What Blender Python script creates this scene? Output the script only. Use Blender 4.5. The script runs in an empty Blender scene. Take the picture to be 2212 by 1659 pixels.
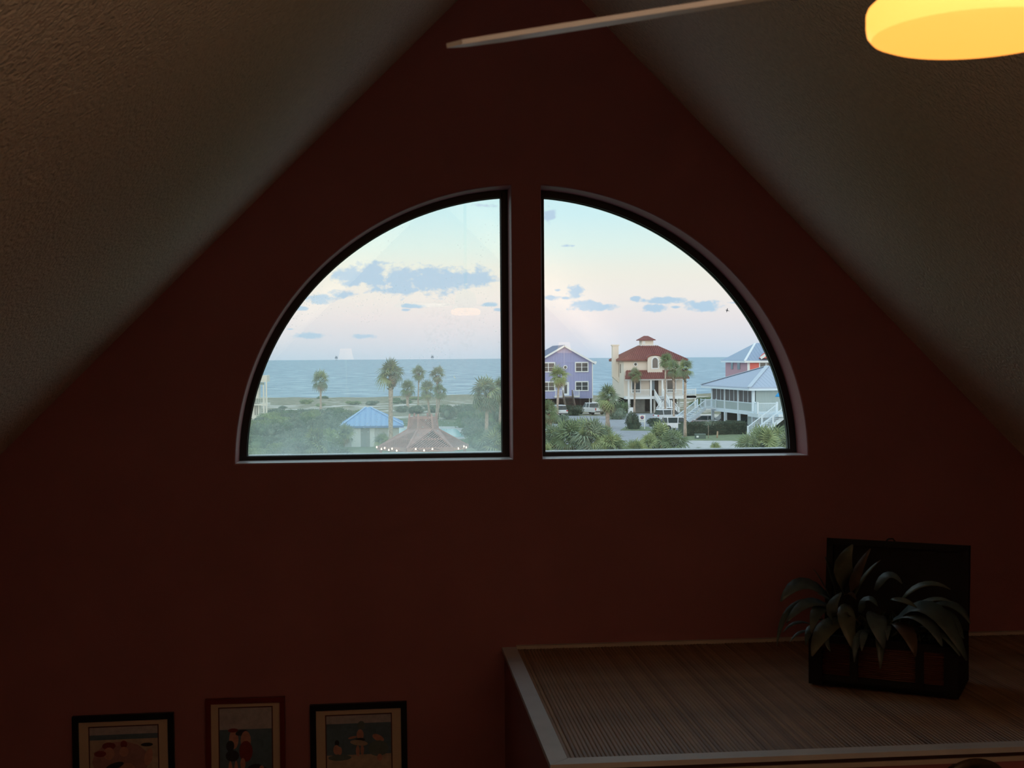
import bpy, bmesh, math, random
from mathutils import Vector, Matrix, noise as mnoise
from mathutils.geometry import tessellate_polygon

random.seed(7)
R = math.radians
SC = bpy.context.scene
COL = SC.collection

# ------------------------------------------------------------------ camera
# eye 9 m above the lot outside; X runs along the gable wall, Y towards it
F = 2780.0                                   # focal length in pixels of the 2212 px wide frame
YAW, PIT, ROLL = math.atan(276 / F), math.atan(55.3 / F), 0.007
EYE = Vector((0, 0, 9.0))
FW = Vector((math.sin(YAW) * math.cos(PIT), math.cos(YAW) * math.cos(PIT), -math.sin(PIT)))
R0 = Vector((math.cos(YAW), -math.sin(YAW), 0)); U0 = R0.cross(FW)
RT = R0 * math.cos(ROLL) - U0 * math.sin(ROLL); UP = U0 * math.cos(ROLL) + R0 * math.sin(ROLL)
cam_d = bpy.data.cameras.new('camera'); cam = bpy.data.objects.new('camera', cam_d); COL.objects.link(cam)
M3 = Matrix((RT, UP, -FW)).transposed()
cam.matrix_world = Matrix.Translation(EYE) @ M3.to_4x4()
cam_d.sensor_width = 36; cam_d.lens = F / 2212 * 36
cam_d.clip_start = 0.05; cam_d.clip_end = 90000
cam_d.dof.use_dof = True; cam_d.dof.focus_distance = 30; cam_d.dof.aperture_fstop = 12
SC.camera = cam


def ray(x, y): return FW * F + RT * (x - 1106) + UP * (829.5 - y)
def at(x, y, Y): d = ray(x, y); return EYE + d * (Y / d.y)          # point on the vertical plane Y
def gp(x, y, z=0.0): d = ray(x, y); return EYE + d * ((z - 9) / d.z)  # point on the level z


def s2l(c): c /= 255.0; return c / 12.92 if c <= 0.04045 else ((c + 0.055) / 1.055) ** 2.4
def rgb(r, g, b): return (s2l(r), s2l(g), s2l(b), 1)


# ------------------------------------------------------------------ exposure
SC.view_settings.view_transform = 'Standard'; SC.view_settings.look = 'None'
SC.view_settings.gamma = 1; SC.view_settings.use_curve_mapping = False
SC.view_settings.exposure = 0.0
SC.cycles.use_adaptive_sampling = True; SC.cycles.adaptive_threshold = 0.02; SC.cycles.adaptive_min_samples = 24
SC.cycles.use_light_tree=False; SC.cycles.max_bounces = 6; SC.cycles.diffuse_bounces = 4; SC.cycles.glossy_bounces = 2; SC.cycles.transparent_max_bounces = 12
SC.cycles.caustics_reflective = False; SC.cycles.caustics_refractive = False

# ------------------------------------------------------------------ sky: dusk gradient with small low clouds
SKY = 1.30
wd = bpy.data.worlds.new('dusk_sky'); SC.world = wd; wd.use_nodes = True
nt = wd.node_tree; N = nt.nodes; L = nt.links; N.clear()


def nd(tree, t, **kw):
    n = tree.nodes.new(t)
    for k, v in kw.items(): setattr(n, k, v)
    return n


def mth(op, a, b=None, c=None, clamp=False):
    n = nd(nt, 'ShaderNodeMath', operation=op, use_clamp=clamp)
    for i, v in enumerate((a, b, c)):
        if v is None: continue
        if isinstance(v, (int, float)): n.inputs[i].default_value = v
        else: L.new(v, n.inputs[i])
    return n.outputs[0]


tc = nd(nt, 'ShaderNodeTexCoord'); sep = nd(nt, 'ShaderNodeSeparateXYZ'); L.new(tc.outputs['Generated'], sep.inputs[0])
sx, sy, sz = sep.outputs
ramp = nd(nt, 'ShaderNodeValToRGB'); cr = ramp.color_ramp
stops = [(-1.0, (96, 104, 110)), (-0.02, (160, 175, 190)), (0.0, (190, 206, 222)), (0.012, (206, 211, 221)), (0.03, (223, 217, 219)), (0.048, (231, 225, 219)),
         (0.066, (230, 227, 216)), (0.086, (215, 231, 225)), (0.11, (199, 229, 232)), (0.135, (190, 226, 234)), (0.3, (214, 238, 245)), (1.0, (192, 216, 236))]
for i, (p, c) in enumerate(stops):
    e = cr.elements[i] if i < 2 else cr.elements.new((p + 1) / 2)
    e.position = (p + 1) / 2
    e.color = rgb(*c)
stops_sorted = sorted(stops)
for e, (p, c) in zip(sorted(cr.elements, key=lambda q: q.position), stops_sorted): e.position = (p + 1) / 2; e.color = rgb(*c)
L.new(mth('MULTIPLY_ADD', sz, 0.5, 0.5), ramp.inputs[0])
ysafe = mth('MAXIMUM', sy, 0.05)
az = mth('DIVIDE', sx, ysafe); el = mth('DIVIDE', sz, ysafe)
cxy = nd(nt, 'ShaderNodeCombineXYZ'); L.new(az, cxy.inputs[0]); L.new(mth('MULTIPLY', el, 1.5), cxy.inputs[1])
nz = nd(nt, 'ShaderNodeTexNoise'); nz.inputs['Scale'].default_value = 95; nz.inputs['Detail'].default_value = 6; nz.inputs['Roughness'].default_value = 0.62
L.new(cxy.outputs[0], nz.inputs['Vector'])
wob = mth('MULTIPLY_ADD', nz.outputs[0], 2.2, -1.1)
# cloud: centre x, base y, half width, height (frame pixels at the photograph's place), strength
clouds = [(765, 606, 42, 30, .85), (800, 606, 36, 40, .9), (860, 630, 60, 14, .8), (865, 620, 40, 44, .8), (935, 620, 75, 46, .95), (1010, 612, 60, 30, .9), (1040, 600, 22, 26, .6), (690, 652, 36, 16, .75), (740, 640, 26, 14, .55), (655, 668, 14, 8, .5),
          (890, 664, 24, 8, .6), (878, 671, 12, 5, .5), (1055, 660, 16, 8, .8), (1078, 671, 12, 6, .7), (668, 728, 36, 10, .5), (788, 729, 26, 8, .65), (628, 712, 8, 3, .4),
          (1243, 636, 20, 20, .8), (1206, 628, 8, 5, .5), (1190, 646, 20, 8, .8), (1222, 645, 9, 5, .45), (1275, 666, 50, 15, .95), (1372, 648, 12, 9, .6), (1432, 653, 46, 12, .8), (1418, 670, 30, 14, .85), (1459, 665, 13, 6, .6), (1516, 667, 40, 18, .95),
          (1185, 472, 18, 26, .28), (1230, 533, 20, 6, .25), (1045, 446, 22, 8, .25), (820, 570, 26, 8, .22), (1590, 655, 20, 5, .2)]
wv = nd(nt, 'ShaderNodeCombineXYZ'); L.new(az, wv.inputs[0]); L.new(el, wv.inputs[1])
best = None
for px, py, hw, hh, st in clouds:
    d = ray(px, py - hh * .32); a0, e0 = d.x / d.y, d.z / d.y; ku, kv = F / hw / 1.2, F / (hh * .78)
    vm = nd(nt, 'ShaderNodeVectorMath', operation='MULTIPLY_ADD'); L.new(wv.outputs[0], vm.inputs[0]); vm.inputs[1].default_value = (ku, kv, 0); vm.inputs[2].default_value = (-a0 * ku, -e0 * kv, (1 - st) * .7)
    ln = nd(nt, 'ShaderNodeVectorMath', operation='LENGTH'); L.new(vm.outputs[0], ln.inputs[0])
    best = ln.outputs['Value'] if best is None else mth('MINIMUM', best, ln.outputs['Value'])
mask = mth('MULTIPLY', mth('SUBTRACT', 1.0, mth('ADD', best, wob)), 2.4, clamp=True)
mask = mth('MULTIPLY', mask, mth('GREATER_THAN', sy, 0.1))
mx = nd(nt, 'ShaderNodeMix', data_type='RGBA'); L.new(mask, mx.inputs[0]); L.new(ramp.outputs[0], mx.inputs[6]); mx.inputs[7].default_value = rgb(176, 200, 219)
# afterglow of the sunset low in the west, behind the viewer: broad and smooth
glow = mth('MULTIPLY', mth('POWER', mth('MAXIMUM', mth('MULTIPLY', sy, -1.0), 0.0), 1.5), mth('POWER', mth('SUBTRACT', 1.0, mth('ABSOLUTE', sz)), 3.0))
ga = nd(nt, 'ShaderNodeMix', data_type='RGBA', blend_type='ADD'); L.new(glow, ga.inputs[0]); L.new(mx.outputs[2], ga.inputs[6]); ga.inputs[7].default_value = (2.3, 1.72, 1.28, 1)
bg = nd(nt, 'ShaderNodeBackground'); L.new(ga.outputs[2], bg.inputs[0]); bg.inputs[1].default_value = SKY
wd.cycles.sampling_method = 'MANUAL'; wd.cycles.sample_map_resolution = 512
wo = nd(nt, 'ShaderNodeOutputWorld'); L.new(bg.outputs[0], wo.inputs[0])

# ------------------------------------------------------------------ helpers
MATS = {}


def mat(name, col, rough=0.6, spec=0.4, var=0.0, vscale=5.0, bump=0.0, bscale=40.0, metal=0.0, emit=None, estr=1.0, stretch=None, coat=0.0, transl=0.0):
    if name in MATS: return MATS[name]
    m = bpy.data.materials.new(name); m.use_nodes = True; t = m.node_tree
    b = t.nodes['Principled BSDF']; out = t.nodes['Material Output']
    b.inputs['Base Color'].default_value = col; b.inputs['Roughness'].default_value = rough
    b.inputs['Specular IOR Level'].default_value = spec; b.inputs['Metallic'].default_value = metal
    b.inputs['Coat Weight'].default_value = coat
    if emit: b.inputs['Emission Color'].default_value = emit; b.inputs['Emission Strength'].default_value = estr
    if var or bump:
        co = nd(t, 'ShaderNodeTexCoord'); mp = nd(t, 'ShaderNodeMapping'); t.links.new(co.outputs['Object'], mp.inputs[0])
        if stretch: mp.inputs['Scale'].default_value = stretch
    if var:
        n = nd(t, 'ShaderNodeTexNoise'); n.inputs['Scale'].default_value = vscale; n.inputs['Detail'].default_value = 4
        t.links.new(mp.outputs[0], n.inputs['Vector'])
        x = nd(t, 'ShaderNodeMix', data_type='RGBA', clamp_factor=True)
        x.inputs[6].default_value = tuple(c * (1 - var) for c in col[:3]) + (1,); x.inputs[7].default_value = tuple(min(1, c * (1 + var)) for c in col[:3]) + (1,)
        mr = nd(t, 'ShaderNodeMapRange'); mr.inputs[1].default_value = .3; mr.inputs[2].default_value = .7
        t.links.new(n.outputs[0], mr.inputs[0]); t.links.new(mr.outputs[0], x.inputs[0]); t.links.new(x.outputs[2], b.inputs['Base Color'])
    if bump:
        n2 = nd(t, 'ShaderNodeTexNoise'); n2.inputs['Scale'].default_value = bscale; n2.inputs['Detail'].default_value = 3
        t.links.new(mp.outputs[0], n2.inputs['Vector'])
        bp = nd(t, 'ShaderNodeBump'); bp.inputs['Strength'].default_value = bump; bp.inputs['Distance'].default_value = 0.02
        t.links.new(n2.outputs[0], bp.inputs['Height']); t.links.new(bp.outputs[0], b.inputs['Normal'])
    if transl:
        tr = nd(t, 'ShaderNodeBsdfTranslucent'); tr.inputs[0].default_value = col
        ms = nd(t, 'ShaderNodeMixShader'); ms.inputs[0].default_value = transl
        t.links.new(b.outputs[0], ms.inputs[1]); t.links.new(tr.outputs[0], ms.inputs[2]); t.links.new(ms.outputs[0], out.inputs[0])
    MATS[name] = m
    return m


class MB:
    def __init__(s): s.v = []; s.f = []; s.m = []; s.sm = []

    def poly(s, pts, mi=0, sm=False):
        b = len(s.v); s.v += [Vector(p) for p in pts]; s.f.append(tuple(range(b, b + len(pts)))); s.m.append(mi); s.sm.append(sm); return s

    def mesh(s, vs, fs, mi=0, sm=False):
        b = len(s.v); s.v += [Vector(p) for p in vs]
        for f in fs: s.f.append(tuple(b + i for i in f)); s.m.append(mi); s.sm.append(sm)
        return s

    def box(s, x0, x1, y0, y1, z0, z1, mi=0):
        vs = [(x, y, z) for x in (x0, x1) for y in (y0, y1) for z in (z0, z1)]
        return s.mesh(vs, [(0, 1, 3, 2), (4, 6, 7, 5), (0, 4, 5, 1), (2, 3, 7, 6), (0, 2, 6, 4), (1, 5, 7, 3)], mi)

    def bar(s, a, b, w, h=None, up=(0, 0, 1), mi=0):
        a = Vector(a); b = Vector(b); h = h or w; d = (b - a).normalized(); u = Vector(up)
        if abs(d.dot(u)) > .98: u = Vector((0, 1, 0))
        sdir = d.cross(u).normalized() * w / 2; u2 = sdir.cross(d).normalized() * h / 2
        vs = [p + i * sdir + j * u2 for p in (a, b) for i, j in ((-1, -1), (1, -1), (1, 1), (-1, 1))]
        return s.mesh(vs, [(3, 2, 1, 0), (4, 5, 6, 7), (0, 1, 5, 4), (1, 2, 6, 5), (2, 3, 7, 6), (3, 0, 4, 7)], mi)

    def tube(s, pts, rad, n=8, mi=0, caps=True, sm=True):
        pts = [Vector(p) for p in pts]; rad = rad if isinstance(rad, (list, tuple)) else [rad] * len(pts)
        vs = []; k = len(pts)
        for i, p in enumerate(pts):
            d = (pts[min(i + 1, k - 1)] - pts[max(i - 1, 0)]).normalized()
            u = Vector((0, 0, 1)) if abs(d.z) < .9 else Vector((1, 0, 0))
            a = d.cross(u).normalized(); b = a.cross(d)
            for j in range(n):
                t = 2 * math.pi * j / n; vs.append(p + (a * math.cos(t) + b * math.sin(t)) * rad[i])
        fs = [(i * n + j, i * n + (j + 1) % n, (i + 1) * n + (j + 1) % n, (i + 1) * n + j) for i in range(k - 1) for j in range(n)]
        s.mesh(vs, fs, mi, sm)
        if caps: s.mesh([vs[j] for j in range(n)], [tuple(range(n))[::-1]], mi); s.mesh(vs[-n:], [tuple(range(n))], mi)
        return s

    def lathe(s, prof, c=(0, 0, 0), n=32, mi=0, sm=True, axis='z'):
        c = Vector(c); vs = []
        for r_, h in prof:
            for j in range(n):
                t = 2 * math.pi * j / n
                q = Vector((r_ * math.cos(t), r_ * math.sin(t), h)) if axis == 'z' else (Vector((r_ * math.cos(t), h, r_ * math.sin(t))) if axis == 'y' else Vector((h, r_ * math.cos(t), r_ * math.sin(t))))
                vs.append(c + q)
        k = len(prof)
        fs = [(i * n + j, i * n + (j + 1) % n, (i + 1) * n + (j + 1) % n, (i + 1) * n + j) for i in range(k - 1) for j in range(n)]
        return s.mesh(vs, fs, mi, sm)

    def extr(s, pts, d, mi=0, sm=False):
        """closed prism of polygon PTS pushed along vector D"""
        pts = [Vector(p) for p in pts]; d = Vector(d); n = len(pts); vs = pts + [p + d for p in pts]
        fs = [tuple(range(n))[::-1], tuple(range(n, 2 * n))] + [(i, (i + 1) % n, n + (i + 1) % n, n + i) for i in range(n)]
        return s.mesh(vs, fs, mi, sm)

    def build(s, name, mats, parent=None, org=None, fix=True):
        me = bpy.data.meshes.new(name)
        o_ = Vector(org) if org is not None else (parent_loc(parent) if parent else Vector((0, 0, 0)))
        me.from_pydata([tuple(p - o_) for p in s.v], [], s.f)
        for mt in (mats if isinstance(mats, (list, tuple)) else [mats]): me.materials.append(mt)
        me.polygons.foreach_set('material_index', s.m); me.polygons.foreach_set('use_smooth', s.sm)
        if fix:
            bm = bmesh.new(); bm.from_mesh(me); bmesh.ops.remove_doubles(bm, verts=bm.verts, dist=1e-5); bmesh.ops.recalc_face_normals(bm, faces=bm.faces); bm.to_mesh(me); bm.free()
        o = bpy.data.objects.new(name, me); COL.objects.link(o)
        if parent: o.parent = parent
        elif org is not None: o.location = o_
        return o


def parent_loc(p):
    v = Vector((0, 0, 0))
    while p: v += p.location; p = p.parent
    return v


def tag(o, label=None, cat=None, group=None, kind=None):
    if label: o['label'] = label
    if cat: o['category'] = cat
    if group: o['group'] = group
    if kind: o['kind'] = kind
    return o


def empty(name, loc, label=None, cat=None, group=None, kind=None):
    o = bpy.data.objects.new(name, None); COL.objects.link(o); o.location = Vector(loc); o.empty_display_size = .2
    return tag(o, label, cat, group, kind)


def link_copy(name, me, parent, loc, rot=(0, 0, 0), scale=(1, 1, 1)):
    o = bpy.data.objects.new(name, me); COL.objects.link(o); o.parent = parent; o.location = loc; o.rotation_euler = rot; o.scale = scale
    return o


def inset(poly, d):
    """inset of a convex counter-clockwise 2-D polygon by D"""
    n = len(poly); out = []
    for i in range(n):
        a, b, c = Vector(poly[i - 1]), Vector(poly[i]), Vector(poly[(i + 1) % n])
        e1 = (b - a).normalized(); e2 = (c - b).normalized()
        n1 = Vector((-e1.y, e1.x)); n2 = Vector((-e2.y, e2.x)); k = 1 + n1.dot(n2)
        out.append(b + (n1 + n2) * (d / k))
    return out


def sharpen(me, ang=40):
    bm = bmesh.new(); bm.from_mesh(me)
    for e in bm.edges:
        if len(e.link_faces) == 2 and e.calc_face_angle(0) > R(ang): e.smooth = False
    bm.to_mesh(me); bm.free()


# ================================================================== THE ROOM
PAINT = mat('coral_wall_paint', (0.36, 0.142, 0.142, 1), rough=0.5, spec=0.25, var=.05, vscale=3, bump=.12, bscale=160)
CEIL = mat('textured_ceiling_paint', (0.82, 0.70, 0.57, 1), rough=0.9, spec=0.15, var=.07, vscale=45, bump=.75, bscale=66)
WHITE = mat('white_trim_paint', (0.62, 0.61, 0.60, 1), rough=0.45, var=.06, vscale=9)
CREAM = mat('cream_moulding', (0.55, 0.47, 0.38, 1), rough=0.5)
BLACKMETAL = mat('black_window_metal', (0.012, 0.012, 0.012, 1), rough=0.45, spec=.4)
FLOORM = mat('brown_floor', (0.20, 0.12, 0.07, 1), rough=0.5, var=.2, vscale=3, stretch=(1, 8, 1))
WY, WT = 6.6, 0.25                      # inner face and thickness of the gable wall
AX, AZ = 0.716, 11.155                  # ridge line
XL, XR = -3.6, 5.03; KZ = AZ - (AX - XL)  # knee walls
FZ = 4.9; BY = -3.6                     # floor level, rear wall
WCX, WA, WB, WZ = 0.735, 1.4965, 1.434, 8.467


def opening(x0, x1):
    """counter-clockwise outline (x, z) of one quarter-round opening"""
    def zz(x): return WZ + WB * math.sqrt(max(0, 1 - ((x - WCX) / WA) ** 2))
    pts = []; n = 56
    if x0 < 0:
        t0 = math.acos((x1 - WCX) / WA)
        pts = [(x0, WZ), (x1, WZ)] + [(WCX + WA * math.cos(t0 + (math.pi - t0) * i / n), WZ + WB * math.sin(t0 + (math.pi - t0) * i / n)) for i in range(n)]
    else:
        t1 = math.acos((x0 - WCX) / WA)
        pts = [(x0, WZ)] + [(WCX + WA * math.cos(t1 * i / n), WZ + WB * math.sin(t1 * i / n)) for i in range(n + 1)]
    return [Vector(p) for p in pts]


OPEN = [opening(WCX - WA, 0.667), opening(0.803, WCX + WA)]
gable = [(XL - .3, FZ - .2), (XR + .3, FZ - .2), (XR + .3, KZ + .1), (AX, AZ + .25), (XL - .3, KZ + .1)]
mb = MB(); RB = 0.010
for Y, d in ((WY, 0), (WY + WT, RB)):
    loops = [[Vector((x, Y, z)) for x, z in gable]] + [[Vector((p.x, Y, p.y)) for p in inset(o, d)][::-1] for o in OPEN]
    flat = [p for l in loops for p in l]
    mb.mesh(flat, tessellate_polygon(loops))
for i in range(len(gable)):
    a, b = gable[i], gable[(i + 1) % len(gable)]
    mb.poly([(a[0], WY, a[1]), (b[0], WY, b[1]), (b[0], WY + WT, b[1]), (a[0], WY + WT, a[1])])
for o in OPEN:
    rings = [([Vector((p.x, WY + RB - RB * math.cos(t), p.y)) for p in inset(o, RB * math.sin(t))]) for t in [math.pi / 2 * k / 6 for k in range(7)]]
    rings.append([Vector((p.x, WY + WT, p.y)) for p in inset(o, RB)])
    n = len(o); vs = [p for r_ in rings for p in r_]
    mb.mesh(vs, [(k * n + i, k * n + (i + 1) % n, (k + 1) * n + (i + 1) % n, (k + 1) * n + i) for k in range(len(rings) - 1) for i in range(n)], 0, True)
w = mb.build('wall_back', PAINT); sharpen(w.data)
tag(w, 'coral red gable wall holding the two quarter round windows', 'wall', kind='structure')

for nm, sgn, lab in (('ceiling_slope_left', -1, 'left sloping textured ceiling running down from the ridge'), ('ceiling_slope_right', 1, 'right sloping textured ceiling behind the glowing lamp')):
    xe = XL if sgn < 0 else XR; k = Vector((sgn, 0, 1)).normalized() * .2
    mb = MB(); a = Vector((AX, 0, AZ)); b = Vector((xe + sgn * .05, 0, KZ - .05 if sgn < 0 else AZ - (XR - AX) - .05))
    mb.extr([a + Vector((0, BY - .2, 0)), b + Vector((0, BY - .2, 0)), b + k + Vector((0, BY - .2, 0)), Vector((AX, BY - .2, AZ + .283))], (0, WY - BY + .2, 0))
    tag(mb.build(nm, CEIL), lab, 'ceiling', kind='structure')
for nm, x0, x1, z1, lab in (('wall_left', XL - .2, XL, KZ, 'low coral side wall below the left ceiling slope'), ('wall_right', XR, XR + .2, AZ - (XR - AX), 'low coral side wall below the right ceiling slope')):
    tag(MB().box(x0, x1, BY - .2, WY, FZ - .2, z1).build(nm, PAINT), lab, 'wall', kind='structure')
mb = MB(); mb.extr([(x, BY - .2, z) for x, z in gable], (0, .2, 0)); tag(mb.build('wall_front', PAINT), 'coral gable wall behind the viewer', 'wall', kind='structure')
tag(MB().box(XL, XR, BY, WY, FZ - .2, FZ).build('floor', FLOORM), 'brown plank floor of the room below', 'floor', kind='structure')
tag(MB().box(XL, XR, BY, .35, 7.43, 7.65).build('floor_loft', FLOORM), 'brown plank loft floor under the viewer', 'floor', kind='structure')

# ---- windows
def glass_mat(name, haze_lo, haze_hi, tint, smear=None):
    m = bpy.data.materials.new(name); m.use_nodes = True; t = m.node_tree; t.nodes.clear(); K = t.links.new
    tr = nd(t, 'ShaderNodeBsdfTransparent'); tr.inputs[0].default_value = tint
    gl = nd(t, 'ShaderNodeBsdfGlossy'); gl.inputs['Roughness'].default_value = 0.0
    lw = nd(t, 'ShaderNodeLayerWeight'); lw.inputs[0].default_value = .5
    def mm(op, a, b, clamp=False):
        n = nd(t, 'ShaderNodeMath', operation=op, use_clamp=clamp)
        for i, v in enumerate((a, b)):
            if isinstance(v, (int, float)): n.inputs[i].default_value = v
            else: K(v, n.inputs[i])
        return n.outputs[0]
    fr = mm('ADD', mm('MULTIPLY', mm('POWER', lw.outputs['Facing'], 5.0), .9), .066)
    ms = nd(t, 'ShaderNodeMixShader'); K(fr, ms.inputs[0]); K(tr.outputs[0], ms.inputs[1]); K(gl.outputs[0], ms.inputs[2])
    # dried haze and specks on the pane
    co = nd(t, 'ShaderNodeTexCoord'); se = nd(t, 'ShaderNodeSeparateXYZ'); K(co.outputs['Object'], se.inputs[0])
    h = nd(t, 'ShaderNodeMapRange'); h.inputs[1].default_value = .75; h.inputs[2].default_value = 0.0; h.inputs[3].default_value = haze_hi; h.inputs[4].default_value = haze_lo
    K(se.outputs[2], h.inputs[0])
    n1 = nd(t, 'ShaderNodeTexNoise'); n1.inputs['Scale'].default_value = 7; n1.inputs['Detail'].default_value = 5; K(co.outputs['Object'], n1.inputs['Vector'])
    fac = mm('MULTIPLY', h.outputs[0], mm('ADD', mm('MULTIPLY', n1.outputs[0], .9), .55))
    vo = nd(t, 'ShaderNodeTexVoronoi'); vo.inputs['Scale'].default_value = 46; K(co.outputs['Object'], vo.inputs['Vector'])
    n2 = nd(t, 'ShaderNodeTexNoise'); n2.inputs['Scale'].default_value = 3.2; K(co.outputs['Object'], n2.inputs['Vector'])
    spot = mm('MULTIPLY', mm('MULTIPLY', mm('SUBTRACT', .17, vo.outputs['Distance']), 9.0, True), mm('MULTIPLY', mm('SUBTRACT', n2.outputs[0], .53), 7.0, True))
    fac = mm('ADD', fac, mm('MULTIPLY', spot, haze_lo * 2.2))
    if smear:
        d1 = nd(t, 'ShaderNodeVectorMath', operation='DISTANCE'); K(co.outputs['Object'], d1.inputs[0]); d1.inputs[1].default_value = smear
        n3 = nd(t, 'ShaderNodeTexNoise'); n3.inputs['Scale'].default_value = 24; n3.inputs['Detail'].default_value = 8; n3.inputs['Roughness'].default_value = .75; K(co.outputs['Object'], n3.inputs['Vector'])
        sm = mm('MULTIPLY', mm('SUBTRACT', 1.0, mm('MULTIPLY', d1.outputs['Value'], 5.0), True), mm('MULTIPLY', mm('SUBTRACT', n3.outputs[0], .50), 3.5, True))
        fac = mm('ADD', fac, mm('MULTIPLY', sm, .22))
    tl = nd(t, 'ShaderNodeBsdfTranslucent'); tl.inputs[0].default_value = (.86, .95, .93, 1)
    m2 = nd(t, 'ShaderNodeMixShader'); K(fac, m2.inputs[0]); K(ms.outputs[0], m2.inputs[1]); K(tl.outputs[0], m2.inputs[2])
    o = nd(t, 'ShaderNodeOutputMaterial'); K(m2.outputs[0], o.inputs[0])
    return m


GL = [glass_mat('hazed_glass', .23, .015, (.97, .99, .98, 1), (1.12, 0, .70)), glass_mat('clear_glass', .022, .006, (.98, .99, .99, 1))]
SILL = mat('white_sill_paint', (.90, .86, .86, 1), rough=.3)
BEAD = mat('pale_sealant', (.85, .90, .88, 1), rough=.6, var=.2, vscale=14)
FY0, FY1 = WY + .185, WY + .25


def low(poly, h):
    """the bottom rail of the frame is slimmer than its sides"""
    z0 = poly[0].y
    x0 = min(p.x for p in poly); q = [Vector((p.x, WZ + h)) if p.y < z0 + 1e-5 else p for p in poly]
    return [Vector((p.x - .018, p.y)) if x0 > 0 and p.x < x0 + 1e-5 else p for p in q]



def ring(mbx, outer, inner, y0, y1, mi=0):
    n = len(outer)
    A = [Vector((p.x, y0, p.y)) for p in outer]; B = [Vector((p.x, y0, p.y)) for p in inner]
    Cc = [Vector((p.x, y1, p.y)) for p in inner]; Dd = [Vector((p.x, y1, p.y)) for p in outer]
    vs = A + B + Cc + Dd
    mbx.mesh(vs, [(r_ * n + i, r_ * n + (i + 1) % n, ((r_ + 1) % 4) * n + (i + 1) % n, ((r_ + 1) % 4) * n + i) for r_ in range(4) for i in range(n)], mi)


for i, o in enumerate(OPEN):
    x0 = min(p.x for p in o)
    e = empty('window_%d' % (i + 1), (x0, WY + .2, WZ), ('left quarter round window with hazy glass looking over the gazebo and sea' if i == 0 else 'right quarter round window with clear glass looking over the beach houses'), 'window', kind='structure')
    mb = MB(); ring(mb, inset(o, RB), low(inset(o, .046), .033), FY0, FY1); fo = mb.build('frame', BLACKMETAL, e)
    mb = MB(); ring(mb, low(inset(o, .046), .033), low(inset(o, .050), .0345), FY0 + .022, FY0 + .03); mb.build('gasket', BLACKMETAL, fo)
    g = low(inset(o, .046), .033); mb = MB(); gx0, gx1, gz = min(p.x for p in g), max(p.x for p in g), min(p.y for p in g); arc = sorted([(p.x, p.y) for p in g if p.y > gz + 1e-4])
    arc = [(gx0, gz)] + arc if arc[0][0] > gx0 + 1e-4 else arc
    if arc[-1][0] < gx1 - 1e-4: arc.append((gx1, gz))
    for yy in (FY0 + .030, FY0 + .036):
        for (xa, za), (xb, zb) in zip(arc, arc[1:]): mb.poly([(xa, yy, gz), (xb, yy, gz), (xb, yy, zb), (xa, yy, za)] if za > gz + 1e-5 and zb > gz + 1e-5 else ([(xa, yy, gz), (xb, yy, gz), (xb, yy, zb)] if zb > gz + 1e-5 else [(xa, yy, gz), (xb, yy, gz), (xa, yy, za)]))
    mb.build('pane', GL[i], e)
    xa, xb = min(p.x for p in g), max(p.x for p in g); mb = MB(); n = 60; prev = None
    for k in range(n + 1):
        x = xa + .004 + (xb - xa - .008) * k / n; yo = FY0 + .13 + .03 * mnoise.noise(Vector((x * 6, i * 5, 0)))
        if prev: mb.extr([(prev[0], FY0 + .0375, gz - .012), (x, FY0 + .0375, gz - .012), (x, yo, gz - .012), (prev[0], prev[1], gz - .012)], (0, 0, .0125))
        prev = (x, yo)
    mb.build('outer_sill', BEAD, e)
    MB().box(min(p.x for p in o) + RB, max(p.x for p in o) - RB, WY + .007, FY0, WZ + RB - .006, WZ + RB + .0015).build('sill', SILL, e)

# ---- plant ledge
LZ = 7.505; LX = 0.606; LY = 4.672; LXR = 4.30
tag(MB().box(LX, LXR, LY, WY, FZ, LZ - .05).build('wall_ledge', PAINT), 'coral boxed-in wall under the bamboo topped ledge', 'wall', kind='structure')
e = empty('trim_1', (LX, LY, LZ - .05), 'pale painted board edging around the bamboo topped ledge', 'trim', kind='structure')
tw = .062
mb = MB(); mb.extr([(LX - .012, LY - .012, LZ - .018), (LX + tw, LY + tw, LZ - .018), (LX + tw, WY, LZ - .018), (LX - .012, WY, LZ - .018)], (0, 0, .02)); mb.build('side_board', WHITE, e)
mb = MB(); mb.extr([(LX - .009, LY - .012, LZ - .018), (LXR, LY - .012, LZ - .018), (LXR, LY + tw, LZ - .018), (LX + tw + .003, LY + tw, LZ - .018)], (0, 0, .02)); mb.build('front_board', WHITE, e)
MB().box(LX + tw, LXR, WY - .03, WY, LZ - .018, LZ + .012).build('back_strip', CREAM, e)
MB().box(LX, LXR, LY - .004, LY, LZ - .05, LZ - .018).build('shadow_strip', mat('dark_shadow', (.05, .02, .015, 1)), e)  # dark strip stands in for the shade under the edging boards
MB().box(LX - .004, LXR, LY - .012, LY, LZ - .052, LZ - .034).build('cream_bead', CREAM, e)
BAM = [mat('bamboo_%d' % i, c, rough=.45, spec=.5, var=.28, vscale=5, stretch=(6, .8, 1)) for i, c in enumerate([(.30, .165, .085, 1), (.35, .205, .105, 1), (.24, .13, .068, 1), (.32, .19, .11, 1)])]
e = empty('bamboo_mat', (LX + tw, LY + tw, LZ - .02), 'brown bamboo slat matting laid over the ledge top under the chest', 'mat')
pitch = .0168; ns = int((3.62 - LX - tw) / pitch); slm = []
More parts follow.
